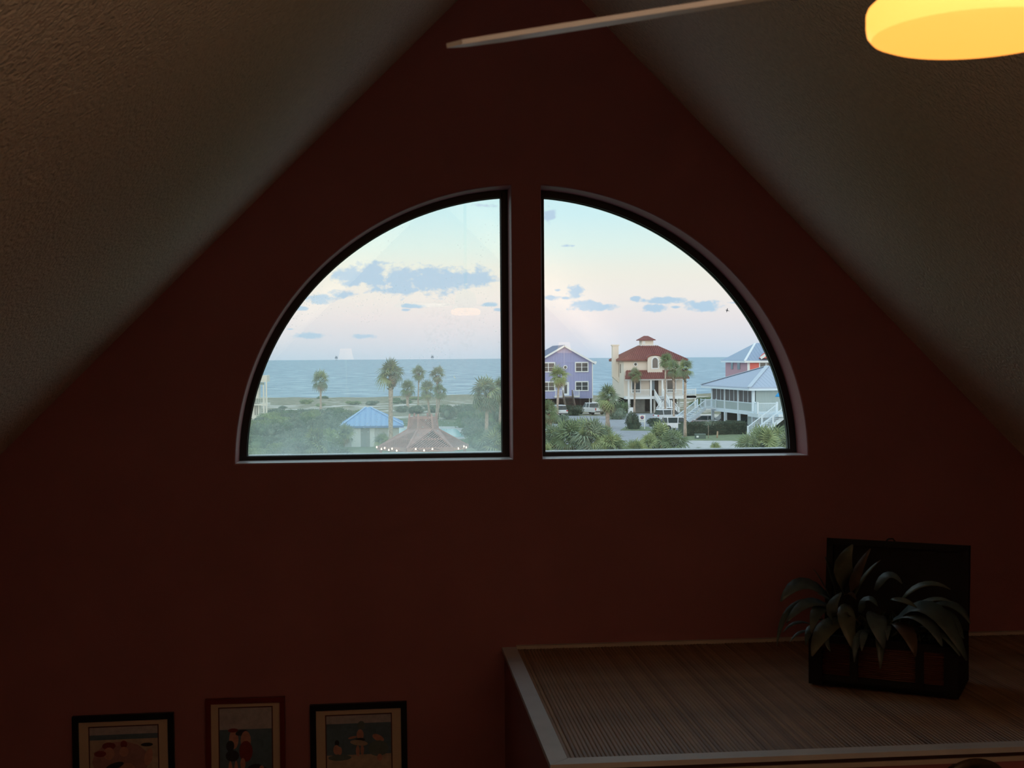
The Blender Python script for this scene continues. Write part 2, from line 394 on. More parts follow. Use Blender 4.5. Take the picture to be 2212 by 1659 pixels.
for bm_ in BAM:
    mb = MB(); w2 = pitch * .5; ylen = WY - .03 - LY - tw
    prof = [(-w2 * .96, 0), (-w2 * .96, .0075), (-w2 * .55, .0105), (w2 * .55, .0105), (w2 * .96, .0075), (w2 * .96, 0)]
    mb.extr([(a + w2, 0, b) for a, b in prof], (0, ylen, 0)); o = mb.build('slat', bm_, e, org=(0, 0, 0)); slm.append(o)
for k in range(ns):
    if k < 4: o = slm[k]
    else: o = link_copy('slat', slm[random.choice((0, 0, 1, 2, 3))].data, e, (0, 0, 0))
    o.location = (k * pitch, 0, .006 + random.uniform(-.0012, .0012))
MB().box(LX + tw, LXR, LY + tw, WY - .03, LZ - .045, LZ - .018).build('backing', mat('mat_backing', (.10, .06, .035, 1)), e)
tag(MB().box(LX + tw + ns * pitch, LXR, LY + tw, WY - .03, LZ - .018, LZ - .008).build('ledge_top_board', BAM[2]), 'brown board covering the far end of the ledge', 'board')

# ---- round plaque on the ledge front
pc = at(2106, 1731, LY - .012)
e = empty('wall_plate', (pc.x, LY - .0005, pc.z), 'dark round wall plate with ringed rim hung under the ledge edge', 'plate')
MB().lathe([(0, -.012), (.115, -.012), (.13, -.02), (.158, -.024), (.165, -.012), (.165, 0), (0, 0)], e.location, 48, axis='y').build('disc', mat('plate_brown', (.06, .036, .018, 1), rough=.35, var=.5, vscale=22), e)
MB().lathe([(.112, -.013), (.118, -.022), (.128, -.022), (.132, -.013)], e.location, 48, axis='y').build('ring', mat('plate_rim', (.04, .03, .018, 1), rough=.3), e)
# ---- framed beach prints
NAVY = mat('dark_navy_frame', (.010, .014, .022, 1), rough=.35)
REDFR = mat('red_brown_frame', (.16, .02, .015, 1), rough=.35)
MATB = mat('cream_mat_board', (.60, .47, .33, 1), rough=.8)
LINE = mat('dark_red_fillet', (.10, .03, .02, 1))
PR = [mat('print_' + n, c, rough=.7, var=.15, vscale=40) for n, c in dict(sky=(.42, .40, .42, 1), sea=(.10, .17, .22, 1), sand=(.45, .36, .27, 1), skin=(.50, .26, .20, 1), dark=(.035, .035, .045, 1), red=(.22, .03, .03, 1), blush=(.36, .19, .18, 1), green=(.12, .17, .17, 1)).items()]
SKYi, SEAi, SANDi, SKINi, DARKi, REDi, BLUSHi, GREENi = range(8)


def picture(name, label, x0, x1, z1, h, fw, frm, mat_w, shapes, sky=.2, sea=.75, tilt=0.0):
    w_ = x1 - x0; z0 = z1 - h
    e = empty(name, ((x0 + x1) / 2, WY - .002, z0), label, 'picture', 'framed beach prints along the coral wall')
    ya = WY - .002
    for a in (([x0, x1], [z1 - fw, z1]), ([x0, x1], [z0, z0 + fw]), ([x0, x0 + fw], [z0 + fw, z1 - fw]), ([x1 - fw, x1], [z0 + fw, z1 - fw])):
        MB().box(a[0][0], a[0][1], ya - .026, ya, a[1][0], a[1][1]).build('frame_rail', frm, e)
    MB().box(x0 + fw, x1 - fw, ya - .012, ya, z0 + fw, z1 - fw).build('mat_board', MATB, e)
    px0, px1 = x0 + fw + mat_w, x1 - fw - mat_w; pz1, pz0 = z1 - fw - mat_w * .62, z0 + fw + mat_w * .62
    MB().box(px0 - .006, px1 + .006, ya - .0128, ya - .012, pz0 - .006, pz1 + .006).build('fillet', LINE, e)
    mb = MB(); y = ya - .0132; W2, H2 = px1 - px0, pz1 - pz0
    def P(u, v): return (px0 + W2 * u, y, pz1 - H2 * v)
    for a, b, mi in ((0, sky, SKYi), (sky, sea, SEAi), (sea, 1, SANDi)): mb.poly([P(0, b), P(1, b), P(1, a), P(0, a)], mi)
    for k, (u, v, ru, rv, an, mi) in enumerate(shapes):
        pts = []; yy = y - .0001 - .00004 * k
        for j in range(14):
            t = 2 * math.pi * j / 14; a = ru * math.cos(t); b = rv * math.sin(t)
            q = P(u + a * math.cos(an) - b * math.sin(an), v + a * math.sin(an) * W2 / H2 + b * math.cos(an)); pts.append((min(px1, max(px0, q[0])), yy, min(pz1, max(pz0, q[2]))))
        mb.poly(pts[::-1], mi)
    mb.build('print', PR, e)
    e.rotation_euler = (0, tilt, 0)
    return e


sh1 = [(.45, .55, .42, .32, 0, BLUSHi), (.28, .30, .10, .06, 0, REDi), (.50, .28, .05, .06, 0, REDi), (.50, .40, .07, .08, 0, SKINi), (.28, .42, .08, .1, 0, SKINi), (.84, .30, .09, .03, 0, DARKi), (.86, .5, .06, .14, .2, SKINi), (.15, .42, .09, .05, 0, REDi), (.36, .84, .11, .16, 0, DARKi), (.86, .82, .12, .12, 0, GREENi), (.55, .7, .12, .12, 0, SKINi), (.36, .62, .14, .05, -.3, DARKi)]
sh2 = [(.27, .38, .09, .12, 0, SKINi), (.26, .27, .10, .025, 0, REDi), (.20, .46, .08, .07, .4, DARKi), (.24, .58, .13, .07, 0, DARKi), (.20, .80, .045, .16, 0, SKINi), (.31, .80, .04, .16, 0, SKINi), (.42, .30, .12, .035, -.2, DARKi), (.50, .40, .10, .12, 0, SKINi), (.50, .53, .13, .13, 0, REDi), (.44, .68, .05, .07, 0, SKINi), (.66, .75, .16, .06, -.2, DARKi), (.62, .86, .15, .1, 0, SKINi), (.85, .82, .1, .09, 0, DARKi), (.8, .76, .05, .05, 0, SKINi)]
sh3 = [(.54, .17, .06, .075, 0, GREENi), (.52, .32, .055, .09, 0, SKINi), (.52, .40, .075, .03, 0, DARKi), (.50, .45, .14, .045, .15, SANDi), (.40, .36, .07, .02, -.2, SKINi), (.48, .58, .03, .09, 0, SKINi), (.55, .57, .028, .08, 0, SKINi), (.16, .44, .035, .05, 0, DARKi), (.15, .55, .05, .08, 0, SKINi), (.20, .57, .035, .07, 0, SKINi), (.2, .68, .18, .05, 0, GREENi), (.80, .38, .10, .05, .5, SKINi), (.80, .55, .16, .13, 0, GREENi), (.82, .70, .04, .06, 0, SKINi)]
picture('framed_print', 'beach bathers print in dark frame, leftmost of the three', -1.563, -1.066, 7.228, .44, .030, NAVY, .052, sh1, .12, .2, tilt=-.008)
picture('framed_print', 'narrow upright bathers print in red brown frame between two dark frames', -.912, -.516, 7.292, .52, .026, REDFR, .042, sh2, .26, .84)
picture('framed_print', 'bathers and sea print in dark frame nearest the bamboo ledge', -.389, .102, 7.246, .44, .030, NAVY, .052, sh3, .13, .64, tilt=-.006)

# ---- open chest on the ledge
DKW = mat('black_chest_wood', (.010, .009, .009, 1), rough=.6, spec=.25)
WOV = mat('red_brown_reed', (.11, .035, .02, 1), rough=.55, var=.45, vscale=10, stretch=(1, 1, 30))
FLc = Vector((1.914, 5.678, LZ + .006)); ang = math.atan2(-.342, .551)
e = empty('open_chest', FLc, 'open black chest with reddish reed front standing on the bamboo ledge', 'chest'); e.rotation_euler = (0, 0, ang)
CW, CD, CH, t_ = .65, .36, .225, .02
def lb(name, mt, *a, par=None): o = MB().box(*a).build(name, mt, None); o.parent = par or e; return o
lb('bottom', DKW, 0, CW, 0, CD, 0, t_)
lb('back_panel', DKW, 0, CW, CD - t_, CD, t_, CH)
for x in (0, CW - t_): lb('side_panel', DKW, x, x + t_, 0, CD - t_, t_, CH)
fr = lb('front_panel', WOV, t_, CW - t_, .012, .026, t_, CH)
for k in range(16):
    z = .05 + k * .0087
    o = MB().tube([(.06, .010, z), (CW - .06, .010, z)], .004, 6).build('reed', WOV, None); o.parent = fr
lb('front_rail', DKW, 0, CW, 0, .028, 0, .048); lb('front_rail', DKW, 0, CW, 0, .028, CH - .035, CH)
for x in (0, CW - .06): lb('corner_post', DKW, x, x + .06, -.004, .03, 0, CH)
for x in (.185, .47): lb('strap', DKW, x, x + .035, -.008, .03, .03, CH)
lid = MB(); lid.box(0, CW, 0, .03, 0, .388)
lo = lid.build('lid', DKW, None); lo.parent = e; lo.location = (0, CD - .005, CH + .002); lo.rotation_euler = (R(-8), 0, 0)
o = MB().box(.0, CW, -.03, 0, .358, .388).build('lid_rim', DKW, None); o.parent = lo
for x in (0, CW - .03): o = MB().box(x, x + .03, -.03, 0, 0, .385).build('lid_rim', DKW, None); o.parent = lo
for x in (.18, .47): o = MB().box(x, x + .035, .03, .034, 0, .388).build('strap', DKW, None); o.parent = lo
o = MB().tube([(.27, .02, .388), (.28, .02, .398), (.30, .02, .40), (.31, .02, .388)], .004, 6).build('lid_loop', DKW, None); o.parent = lo

# ---- leafy plant in the chest
LEAF = [mat('leaf_%d' % i, c, rough=.42, spec=.5, var=.3, vscale=18, stretch=(1, 1, 1)) for i, c in enumerate([(.085, .12, .115, 1), (.10, .11, .07, 1), (.06, .085, .07, 1), (.10, .065, .04, 1)])]
pl0 = Vector((2.26, 5.65, LZ + .06))
e = empty('leafy_plant', pl0, 'broad leaved plant spilling over the front of the open black chest', 'plant')


def pt(cx, cy, dy): return at(1640 + cx / 4.148, 1140 + cy / 4.148, dy)


def leaf(b, mid, tip, w_, mi, fold=.25):
    b, mid, tip = Vector(b), Vector(mid), Vector(tip); n = 8; mb = MB(); vs = []
    side0 = None
    for i in range(n + 1):
        t = i / n
        p = b * (1 - t) ** 2 + mid * 2 * t * (1 - t) + tip * t * t
        d = ((mid - b) * (1 - t) + (tip - mid) * t).normalized()
        s_ = d.cross(Vector((0, -.55, .84)))
        if s_.length < .05: s_ = Vector((1, 0, 0))
        s_.normalize(); nn = s_.cross(d)
        ww = w_ * (math.sin(math.pi * min(1, t * .92 + .06)) ** .8) * (1 - .25 * t) / 2
        vs += [p - s_ * ww + nn * ww * fold, p, p + s_ * ww + nn * ww * fold]
    fs = []
    for i in range(n):
        for j in (0, 1): fs.append((i * 3 + j, i * 3 + j + 1, i * 3 + j + 4, i * 3 + j + 3))
    mb.mesh(vs, fs, 0, True)
    o = mb.build('leaf', LEAF[mi], e, fix=False)
    so = o.modifiers.new('thickness', 'SOLIDIFY'); so.thickness = .0015
    return o


def lf(bx, by, mx_, my, tx, ty, w_, mi, yb=5.62, ym=5.56, yt=5.52): leaf(pt(bx, by, yb), pt(mx_, my, ym), pt(tx, ty, yt), w_ * 1.22 / 4.148 * 5.6 / 2780, mi)
for a in [(760, 600, 700, 380, 838, 152, 170, 1), (700, 640, 640, 420, 590, 262, 130, 2), (830, 600, 850, 420, 996, 188, 90, 3), (850, 620, 920, 420, 1088, 288, 40, 1), (640, 640, 580, 500, 488, 372, 40, 0),
          (640, 660, 380, 360, 192, 660, 150, 0, 5.62, 5.6, 5.52), (660, 740, 440, 560, 245, 850, 110, 0, 5.62, 5.5, 5.42), (650, 860, 620, 720, 738, 580, 110, 0, 5.5, 5.45, 5.42), (640, 760, 500, 640, 470, 940, 110, 2, 5.6, 5.44, 5.4),
          (790, 690, 740, 780, 855, 1110, 150, 1, 5.56, 5.44, 5.4), (760, 830, 560, 850, 472, 1150, 150, 1, 5.56, 5.44, 5.38), (1060, 780, 1010, 760, 1120, 1085, 170, 0, 5.56, 5.4, 5.36), (1010, 930, 850, 900, 852, 1205, 70, 0, 5.5, 5.4, 5.36),
          (1200, 830, 1480, 680, 1640, 1062, 160, 0, 5.54, 5.4, 5.3), (1260, 800, 1560, 520, 1860, 1190, 200, 2, 5.54, 5.4, 5.26), (1040, 560, 1160, 330, 1280, 500, 90, 0, 5.64, 5.62, 5.58), (1280, 640, 1480, 420, 1715, 552, 70, 1, 5.62, 5.56, 5.5),
          (470, 870, 330, 800, 212, 935, 35, 0, 5.6, 5.5, 5.44), (470, 930, 360, 900, 272, 1025, 30, 0, 5.6, 5.5, 5.44), (400, 640, 190, 720, 158, 1060, 50, 2, 5.6, 5.5, 5.44), (1180, 640, 1300, 640, 1412, 716, 70, 1, 5.56, 5.5, 5.46), (1200, 860, 1330, 860, 1400, 1150, 150, 3, 5.54, 5.42, 5.36),
          (1070, 860, 1090, 900, 1085, 1265, 90, 2, 5.5, 5.4, 5.36), (960, 940, 930, 930, 918, 1105, 60, 0, 5.46, 5.38, 5.35), (1560, 690, 1780, 640, 1890, 860, 90, 2, 5.5, 5.42, 5.36), (1380, 720, 1560, 600, 1720, 660, 60, 1, 5.54, 5.48, 5.42), (900, 760, 960, 560, 1060, 700, 90, 2, 5.6, 5.58, 5.52),
          (760, 640, 800, 540, 870, 640, 60, 3, 5.6, 5.56, 5.52), (700, 700, 620, 620, 520, 590, 40, 0, 5.6, 5.56, 5.52), (1140, 900, 1150, 820, 1150, 1010, 60, 0, 5.5, 5.4, 5.36), (560, 900, 430, 850, 420, 1050, 70, 2, 5.58, 5.48, 5.42), (1420, 900, 1600, 820, 1800, 1150, 110, 2, 5.5, 5.36, 5.26), (900, 860, 860, 800, 760, 760, 80, 3, 5.58, 5.5, 5.46),
          (1500, 760, 1700, 700, 1830, 990, 120, 2, 5.52, 5.4, 5.32), (620, 980, 560, 960, 640, 1110, 60, 2, 5.5, 5.42, 5.4)]: lf(*a)
mb = MB()
for k in range(420):
    a = random.uniform(0, 1); b = random.uniform(0, 1)
    c0 = FLc + Vector((math.cos(ang), math.sin(ang), 0)) * (.05 + .55 * a) + Vector((-math.sin(ang), math.cos(ang), 0)) * (.04 + .26 * b) + Vector((0, 0, .19 + .09 * random.random()))
    d = Vector((random.uniform(-1, 1), random.uniform(-1, .6), random.uniform(0, 1.2))).normalized() * random.uniform(.03, .07); s_ = d.cross(Vector((random.random(), random.random(), .3))).normalized() * .005
    mb.poly([c0, c0 + d * .5 + s_, c0 + d, c0 + d * .5 - s_])
tag(mb.build('moss', mat('moss_green', (.06, .07, .03, 1), rough=.8), e, fix=False), kind='stuff')

# ---- ceiling fan with round lamp
hub = at(2110, 88, 1.6); LZB = hub.z; BZ = LZB + .100
e = empty('ceiling_fan', (hub.x, hub.y, LZB), 'ceiling fan with slim pale blades and glowing amber drum lamp', 'fan')
AMB = mat('amber_lamp_side', (.9, .7, .35, 1), rough=.4, emit=(1.9, .76, .14, 1), estr=1.0)
AMB2 = mat('amber_lamp_bottom', (.9, .7, .35, 1), rough=.4, emit=(1.7, .60, .095, 1), estr=1.0)
BRZ = mat('bronze_metal', (.07, .045, .03, 1), rough=.35, metal=.8)
BLD = mat('pale_fan_blade', (.80, .78, .76, 1), rough=.4)
c = e.location; rl = .138
lm = MB().lathe([(.0, .0), (rl * .86, .003), (rl * .95, .008)], c, 64).build('lamp_bottom', AMB2, e)
MB().lathe([(rl * .95, .008), (rl * .99, .015), (rl, .024), (rl, .040), (rl * .985, .046), (rl * .93, .053), (rl * .8, .062), (rl * .62, .068)], c, 64).build('lamp_shade', AMB, e)
MB().lathe([(rl * .62, .068), (.08, .072), (.075, .085), (.10, .09), (.105, .13), (.09, .2), (.05, .23), (.02, .235)], c, 40).build('motor_housing', BRZ, e)
zr = AZ - abs(hub.x - AX)
MB().tube([(c.x, c.y, c.z + .23), (c.x, c.y, zr - .05)], .014, 12).build('downrod', BRZ, e)
MB().lathe([(.014, zr - .14 - c.z), (.065, zr - .1 - c.z), (.075, zr - .02 - c.z), (.075, zr + .08 - c.z)], c, 32).build('canopy', BRZ, e)
for k in range(3):
    a = R(147.5 + 120 * k); d = Vector((math.cos(a), math.sin(a), -.022)); side = Vector((-d.y, d.x, 0)) * -1
    if k == 0: pass
    pit_ = R(13.2); up = Vector((0, 0, 1)); sv = side * math.cos(pit_) + up * math.sin(pit_); nv = sv.cross(d).normalized()
    base = Vector((c.x, c.y, BZ)); mb = MB(); r0, r1 = .2, .77
    prof = []
    for i in range(13):
        t = i / 12; x = r0 + (r1 - r0) * t; wv = (.052 + .018 * math.sin(math.pi * t * .8)) * (1 if t < .93 else .8 if t < .99 else .45)
        prof.append((x, wv))
    poly = [base + d * x + sv * wv for x, wv in prof] + [base + d * x - sv * wv for x, wv in prof[::-1]]
    mb.extr([p - nv * .0035 for p in poly], nv * .007); bl = mb.build('blade', BLD, e)
    mb = MB(); mb.bar(base + d * .09 + Vector((0, 0, .0)), base + d * .24 + Vector((0, 0, .0)) - nv * .008, .03, .006, up=nv); mb.build('blade_iron', BRZ, bl if False else e)

# ---- bedside lamps behind the viewer, seen as reflections in the panes
SHADE = mat('lit_lamp_shade', (.85, .72, .55, 1), rough=.8, emit=(.8, .42, .2, 1), estr=1.0)
NWOOD = mat('nightstand_wood', (.16, .09, .05, 1), rough=.45, var=.2, vscale=4)
CERA = mat('lamp_ceramic', (.5, .45, .38, 1), rough=.25)
for lab, lab2, (px, py) in (('small lit table lamp nearer the left wall, mirrored in the left pane', 'brown nightstand under the lamp mirrored in the left pane', (747, 764)), ('small lit table lamp nearer the right wall, mirrored in the right pane', 'brown nightstand under the lamp mirrored in the right pane', (1219, 750))):
    v = at(px, py, 2 * (FY0 + .03) + 3.0); sh = Vector((v.x, -3.0, v.z))
    zt = 8.32
    n_ = empty('nightstand', (sh.x, sh.y, 7.65), lab2, 'nightstand', 'nightstands at the back of the loft')
    MB().box(sh.x - .26, sh.x + .26, sh.y - .22, sh.y + .22, zt - .03, zt).build('top', NWOOD, n_)
    MB().box(sh.x - .24, sh.x + .24, sh.y - .2, sh.y + .2, 7.85, zt - .03).build('body', NWOOD, n_)
    for i in (-1, 1):
        for j in (-1, 1): MB().box(sh.x + i * .21 - .02, sh.x + i * .21 + .02, sh.y + j * .17 - .02, sh.y + j * .17 + .02, 7.65, 7.85).build('leg', NWOOD, n_)
    for z in (7.89, 8.09):
        dr = MB().box(sh.x - .22, sh.x + .22, sh.y + .2, sh.y + .215, z, z + .17).build('drawer', NWOOD, n_)
        MB().lathe([(0, .03), (.012, .028), (.014, .018), (.006, .0)], (sh.x, sh.y + .213, z + .085), 12, axis='y').build('knob', BRZ, dr)
    l_ = empty('table_lamp', (sh.x, sh.y, zt), lab, 'lamp', 'bedside lamps in the loft')
    MB().lathe([(0, 0), (.07, 0), (.07, .015), (.03, .03), (.055, .12), (.06, .2), (.035, .3), (.015, .33), (.012, sh.z - zt + .05)], l_.location, 24).build('base', CERA, l_)
    z0 = sh.z - zt - .075
    MB().lathe([(.100, z0), (.070, z0 + .14), (.068, z0 + .14), (.098, z0)], l_.location, 40).build('lamp_shade', SHADE, l_)
    MB().lathe([(0, z0 + .05), (.02, z0 + .06), (.028, z0 + .09), (.018, z0 + .12), (0, z0 + .125)], l_.location, 12).build('bulb', mat('bulb_glow', (1, 1, 1, 1), emit=(2.5, 1.5, .8, 1), estr=1.5), l_)

# ---- added can uplight, unseen behind the viewer, brightens the whole room
tl = Vector((.9, -1.9, 7.65))
e = empty('added_uplight', tl, 'added unseen bronze can uplight standing on the loft floor behind the viewer', 'lamp')
MB().lathe([(0, 0), (.13, 0), (.13, .012), (.10, .02), (.10, .26), (.096, .26), (.096, .03), (0, .03)], tl, 40).build('can', BRZ, e)
MB().lathe([(0, .03), (.03, .03), (.045, .10), (.045, .12), (.0, .14)], tl, 20).build('bulb', mat('bulb_glow', (1, 1, 1, 1), emit=(2.5, 1.5, .8, 1), estr=1.5), e)
ld = bpy.data.lights.new('uplight_fill', 'POINT'); ld.energy = 310; ld.color = (1, .79, .58); ld.shadow_soft_size = .03
lo_ = bpy.data.objects.new('fill_light', ld); COL.objects.link(lo_); lo_.parent = e; lo_.location = (0, 0, .205)

# ================================================================== OUTSIDE
def far_ground_mat():
    m = bpy.data.materials.new('dune_and_scrub_ground'); m.use_nodes = True; t = m.node_tree; K = t.links.new
    b = t.nodes['Principled BSDF']; b.inputs['Roughness'].default_value = .95; b.inputs['Specular IOR Level'].default_value = .1
    co = nd(t, 'ShaderNodeTexCoord'); se = nd(t, 'ShaderNodeSeparateXYZ'); K(co.outputs['Object'], se.inputs[0])
    n = nd(t, 'ShaderNodeTexNoise'); n.inputs['Scale'].default_value = .17; n.inputs['Detail'].default_value = 6; K(co.outputs['Object'], n.inputs['Vector'])
    n2 = nd(t, 'ShaderNodeTexNoise'); n2.inputs['Scale'].default_value = .9; n2.inputs['Detail'].default_value = 5; K(co.outputs['Object'], n2.inputs['Vector'])
    def mr(src, a, b_, c=0.0, d=1.0):
        q = nd(t, 'ShaderNodeMapRange'); q.inputs[1].default_value = a; q.inputs[2].default_value = b_; q.inputs[3].default_value = c; q.inputs[4].default_value = d; K(src, q.inputs[0]); return q.outputs[0]
    def mixc(f, a, b_):
        q = nd(t, 'ShaderNodeMix', data_type='RGBA'); K(f, q.inputs[0])
        for i, v in ((6, a), (7, b_)):
            if isinstance(v, tuple): q.inputs[i].default_value = v
            else: K(v, q.inputs[i])
        return q.outputs[2]
    sand = mixc(mr(n2.outputs[0], .35, .65), (.58, .53, .47, 1), (.76, .71, .64, 1))
    grass = mixc(mr(n2.outputs[0], .3, .7), (.22, .22, .14, 1), (.42, .37, .27, 1))
    green = mixc(mr(n2.outputs[0], .3, .7), (.10, .15, .08, 1), (.19, .24, .13, 1))
    far = mixc(mr(n.outputs[0], .50, .56), grass, sand)
    fy = nd(t, 'ShaderNodeMath', operation='MULTIPLY_ADD'); K(n.outputs[0], fy.inputs[0]); fy.inputs[1].default_value = 90; K(se.outputs[1], fy.inputs[2])
    c1 = mixc(mr(fy.outputs[0], 225, 250), green, far)
    c2 = mixc(mr(fy.outputs[0], 318, 335), c1, grass)
    K(c2, b.inputs['Base Color']); return m


GROUND = far_ground_mat()
mb = MB(); nx, ny = 120, 60; gx0, gx1, gy0, gy1 = -190, 260, 20, 318; vs = []
for j in range(ny + 1):
    for i in range(nx + 1):
        x = gx0 + (gx1 - gx0) * i / nx; y = gy0 + (gy1 - gy0) * j / ny
        k = max(0, min(1, (y - 232) / 45)); z = -.03 + k * (1.1 * mnoise.noise(Vector((x * .035, y * .05, 3))) + .5 * mnoise.noise(Vector((x * .12, y * .12, 7))))
        if j == ny: z -= 3.5; y += 6
        vs.append((x, y, z))
mb.mesh(vs, [(j * (nx + 1) + i, j * (nx + 1) + i + 1, (j + 1) * (nx + 1) + i + 1, (j + 1) * (nx + 1) + i) for j in range(ny) for i in range(nx)], 0, True)
tag(mb.build('ground', GROUND), 'scrubby sand and dune grass ground running to the shore', 'ground', kind='structure')


def sea_mat():
    m = bpy.data.materials.new('gulf_water'); m.use_nodes = True; t = m.node_tree; K = t.links.new
    b = t.nodes['Principled BSDF']; b.inputs['Roughness'].default_value = .42; b.inputs['Specular IOR Level'].default_value = .35
    co = nd(t, 'ShaderNodeTexCoord'); mp = nd(t, 'ShaderNodeMapping'); mp.inputs['Scale'].default_value = (.075, .15, 1); K(co.outputs['Object'], mp.inputs[0])
    n = nd(t, 'ShaderNodeTexNoise'); n.inputs['Scale'].default_value = 1.0; n.inputs['Detail'].default_value = 5; n.inputs['Roughness'].default_value = .6; K(mp.outputs[0], n.inputs['Vector'])
    r_ = nd(t, 'ShaderNodeValToRGB'); r_.color_ramp.elements[0].position = .40; r_.color_ramp.elements[0].color = (.115, .225, .335, 1); r_.color_ramp.elements[1].position = .62; r_.color_ramp.elements[1].color = (.56, .70, .78, 1)
    el_ = r_.color_ramp.elements.new(.52); el_.color = (.255, .385, .49, 1)
    K(n.outputs[0], r_.inputs[0]); K(r_.outputs[0], b.inputs['Base Color'])
    bp = nd(t, 'ShaderNodeBump'); bp.inputs['Strength'].default_value = .6; bp.inputs['Distance'].default_value = 1.2; K(n.outputs[0], bp.inputs['Height']); K(bp.outputs[0], b.inputs['Normal'])
    return m


mb = MB(); ys = [300, 340, 420, 600, 1000, 2000, 5000, 14000, 60000]
for a, b in zip(ys, ys[1:]): mb.poly([(-60000, a, -2), (60000, a, -2), (60000, b, -2), (-60000, b, -2)])
tag(mb.build('sea', sea_mat()), 'blue sea with low ripples reaching the flat horizon', 'sea', kind='structure')

FOAM = mat('sea_foam', (.75, .78, .78, 1), rough=.9)
ASPH = mat('grey_asphalt', (.38, .39, .42, 1), rough=.9, var=.12, vscale=.6)
CONC = mat('pale_concrete', (.56, .56, .55, 1), rough=.9, var=.1, vscale=.8)
LAWN = mat('lawn_green', (.22, .27, .15, 1), rough=.95, var=.35, vscale=2)
HW = mat('house_white', (.86, .90, .92, 1), rough=.6)
PANE = mat('house_glass', (.05, .065, .07, 1), rough=.12, spec=.6)
WOODSHADE = mat('dark_wood_and_shade', (.045, .035, .03, 1), rough=.8)  # dark wood; its colour also stands in for shade under the raised houses


def flat(name, px, mt, label, z=.02, cat='ground'):
    q = [gp(x, y, z) for x, y in px]; mb = MB(); mb.extr([(p.x, p.y, z - .06) for p in q], (0, 0, .06))
    return tag(mb.build(name, mt), label, cat, kind='structure')


flat('road', [(1120, 995), (1120, 897), (1335, 899), (1345, 892.5), (1482, 893), (1720, 925), (1790, 995)], ASPH, 'grey asphalt street and parking apron before the beach houses', .02, 'road')
flat('driveway', [(1470, 985), (1476, 952), (1560, 949), (1612, 957), (1640, 985)], CONC, 'pale concrete drive in front of the dark hedge', .05, 'driveway')
flat('lawn', [(1474, 951), (1478, 938), (1612, 938), (1625, 952)], LAWN, 'narrow grass verge below the dark hedge', .07, 'lawn')
flat('lawn', [(1130, 975), (1130, 946), (1205, 944), (1214, 962), (1190, 972)], LAWN, 'bright green grass corner beside the window mullion', .07, 'lawn')
flat('lawn', [(1340, 929), (1352, 921), (1402, 922), (1410, 930)], LAWN, 'small grass island under the round shrub', .07, 'lawn')
flat('lawn', [(740, 995), (745, 962), (1010, 960), (1060, 995)], LAWN, 'green lawn around the wooden gazebo', .05, 'lawn')
flat('pool_deck', [(830, 948), (842, 921), (1010, 921), (1030, 948)], CONC, 'pale paved pool deck behind the gazebo', .06, 'deck')
q = [gp(x, y, .1) for x, y in [(846, 943), (854, 926), (985, 926), (1004, 943)]]
mb = MB(); mb.extr([(p.x, p.y, .02) for p in q], (0, 0, .08)); tag(mb.build('swimming_pool', mat('pool_water', (.28, .62, .70, 1), rough=.15)), 'pale turquoise swimming pool water behind the gazebo roof', 'pool')


def win(par, x0, x1, z0, z1, y, fw, nv=1, nh=1, name='window', fm=HW, pm=PANE, sill=True):
    """framed window on a wall that faces -Y"""
    mb = MB(); mb.box(x0 - fw, x1 + fw, y - .08, y, z1, z1 + fw * 1.2); mb.box(x0 - fw, x1 + fw, y - .1, y, z0 - fw, z0)
    mb.box(x0 - fw, x0, y - .08, y, z0, z1); mb.box(x1, x1 + fw, y - .08, y, z0, z1)
    for i in range(nv):
        x = x0 + (x1 - x0) * (i + 1) / (nv + 1); mb.box(x - fw * .35, x + fw * .35, y - .07, y, z0, z1)
    for i in range(nh):
        z = z0 + (z1 - z0) * (i + 1) / (nh + 1); mb.box(x0, x1, y - .06, y, z - fw * .18, z + fw * .18)
    o = mb.build(name, fm, par)
    for i in range(nv + 1):
        xa = x0 + (x1 - x0) * i / (nv + 1); xb = x0 + (x1 - x0) * (i + 1) / (nv + 1)
        MB().box(xa, xb, y - .03, y - .005, z0, z1).build('pane', pm, o)
    return o


def railing(par, pts, h, mt, sp=.14, post=.1, name='railing'):
    mb = MB(); pts = [Vector(p) for p in pts]; up = Vector((0, 0, 1))
    for a, b in zip(pts, pts[1:]):
        mb.bar(a + up * h, b + up * h, .12, .08); mb.bar(a + up * .12, b + up * .12, .05, .06)
        n = max(1, int((b - a).length / sp))
        for i in range(1, n): p = a.lerp(b, i / n); mb.bar(p + up * .1, p + up * (h - .03), .045, .045)
    if par.parent is not None:                 # a stair's railing: its posts belong to the same mesh
        for p in pts: mb.bar(p, p + up * (h + .14), post, post)
    o = mb.build(name, mt, par)
    if par.parent is None:
        for p in pts: MB().bar(p, p + up * (h + .14), post, post).build('post', mt, o)
    return o


def stairs(par, top, bot, width, n, mt, rails=(True, True), rail_h=.95, thick=.06):
    top, bot, width = Vector(top), Vector(bot), Vector(width); run = bot - top; hd = Vector((run.x, run.y, 0)) / n
    fl = None
    for i in range(n):
        p = top + run * ((i + .5) / n); mb = MB()
        mb.extr([p - hd * .55, p - hd * .55 + width, p + hd * .55 + width, p + hd * .55], (0, 0, thick)); mb.build('step', mt, par)
    mb = MB()
    for k in (0, 1): mb.bar(top + width * k - Vector((0, 0, .12)), bot + width * k - Vector((0, 0, .12)), .1, .32)
    mb.build('stringer', mt, par)
    for k in (0, 1):
        if rails[k]: railing(par, [top + width * k, bot + width * k], rail_h, mt, .2, .14)


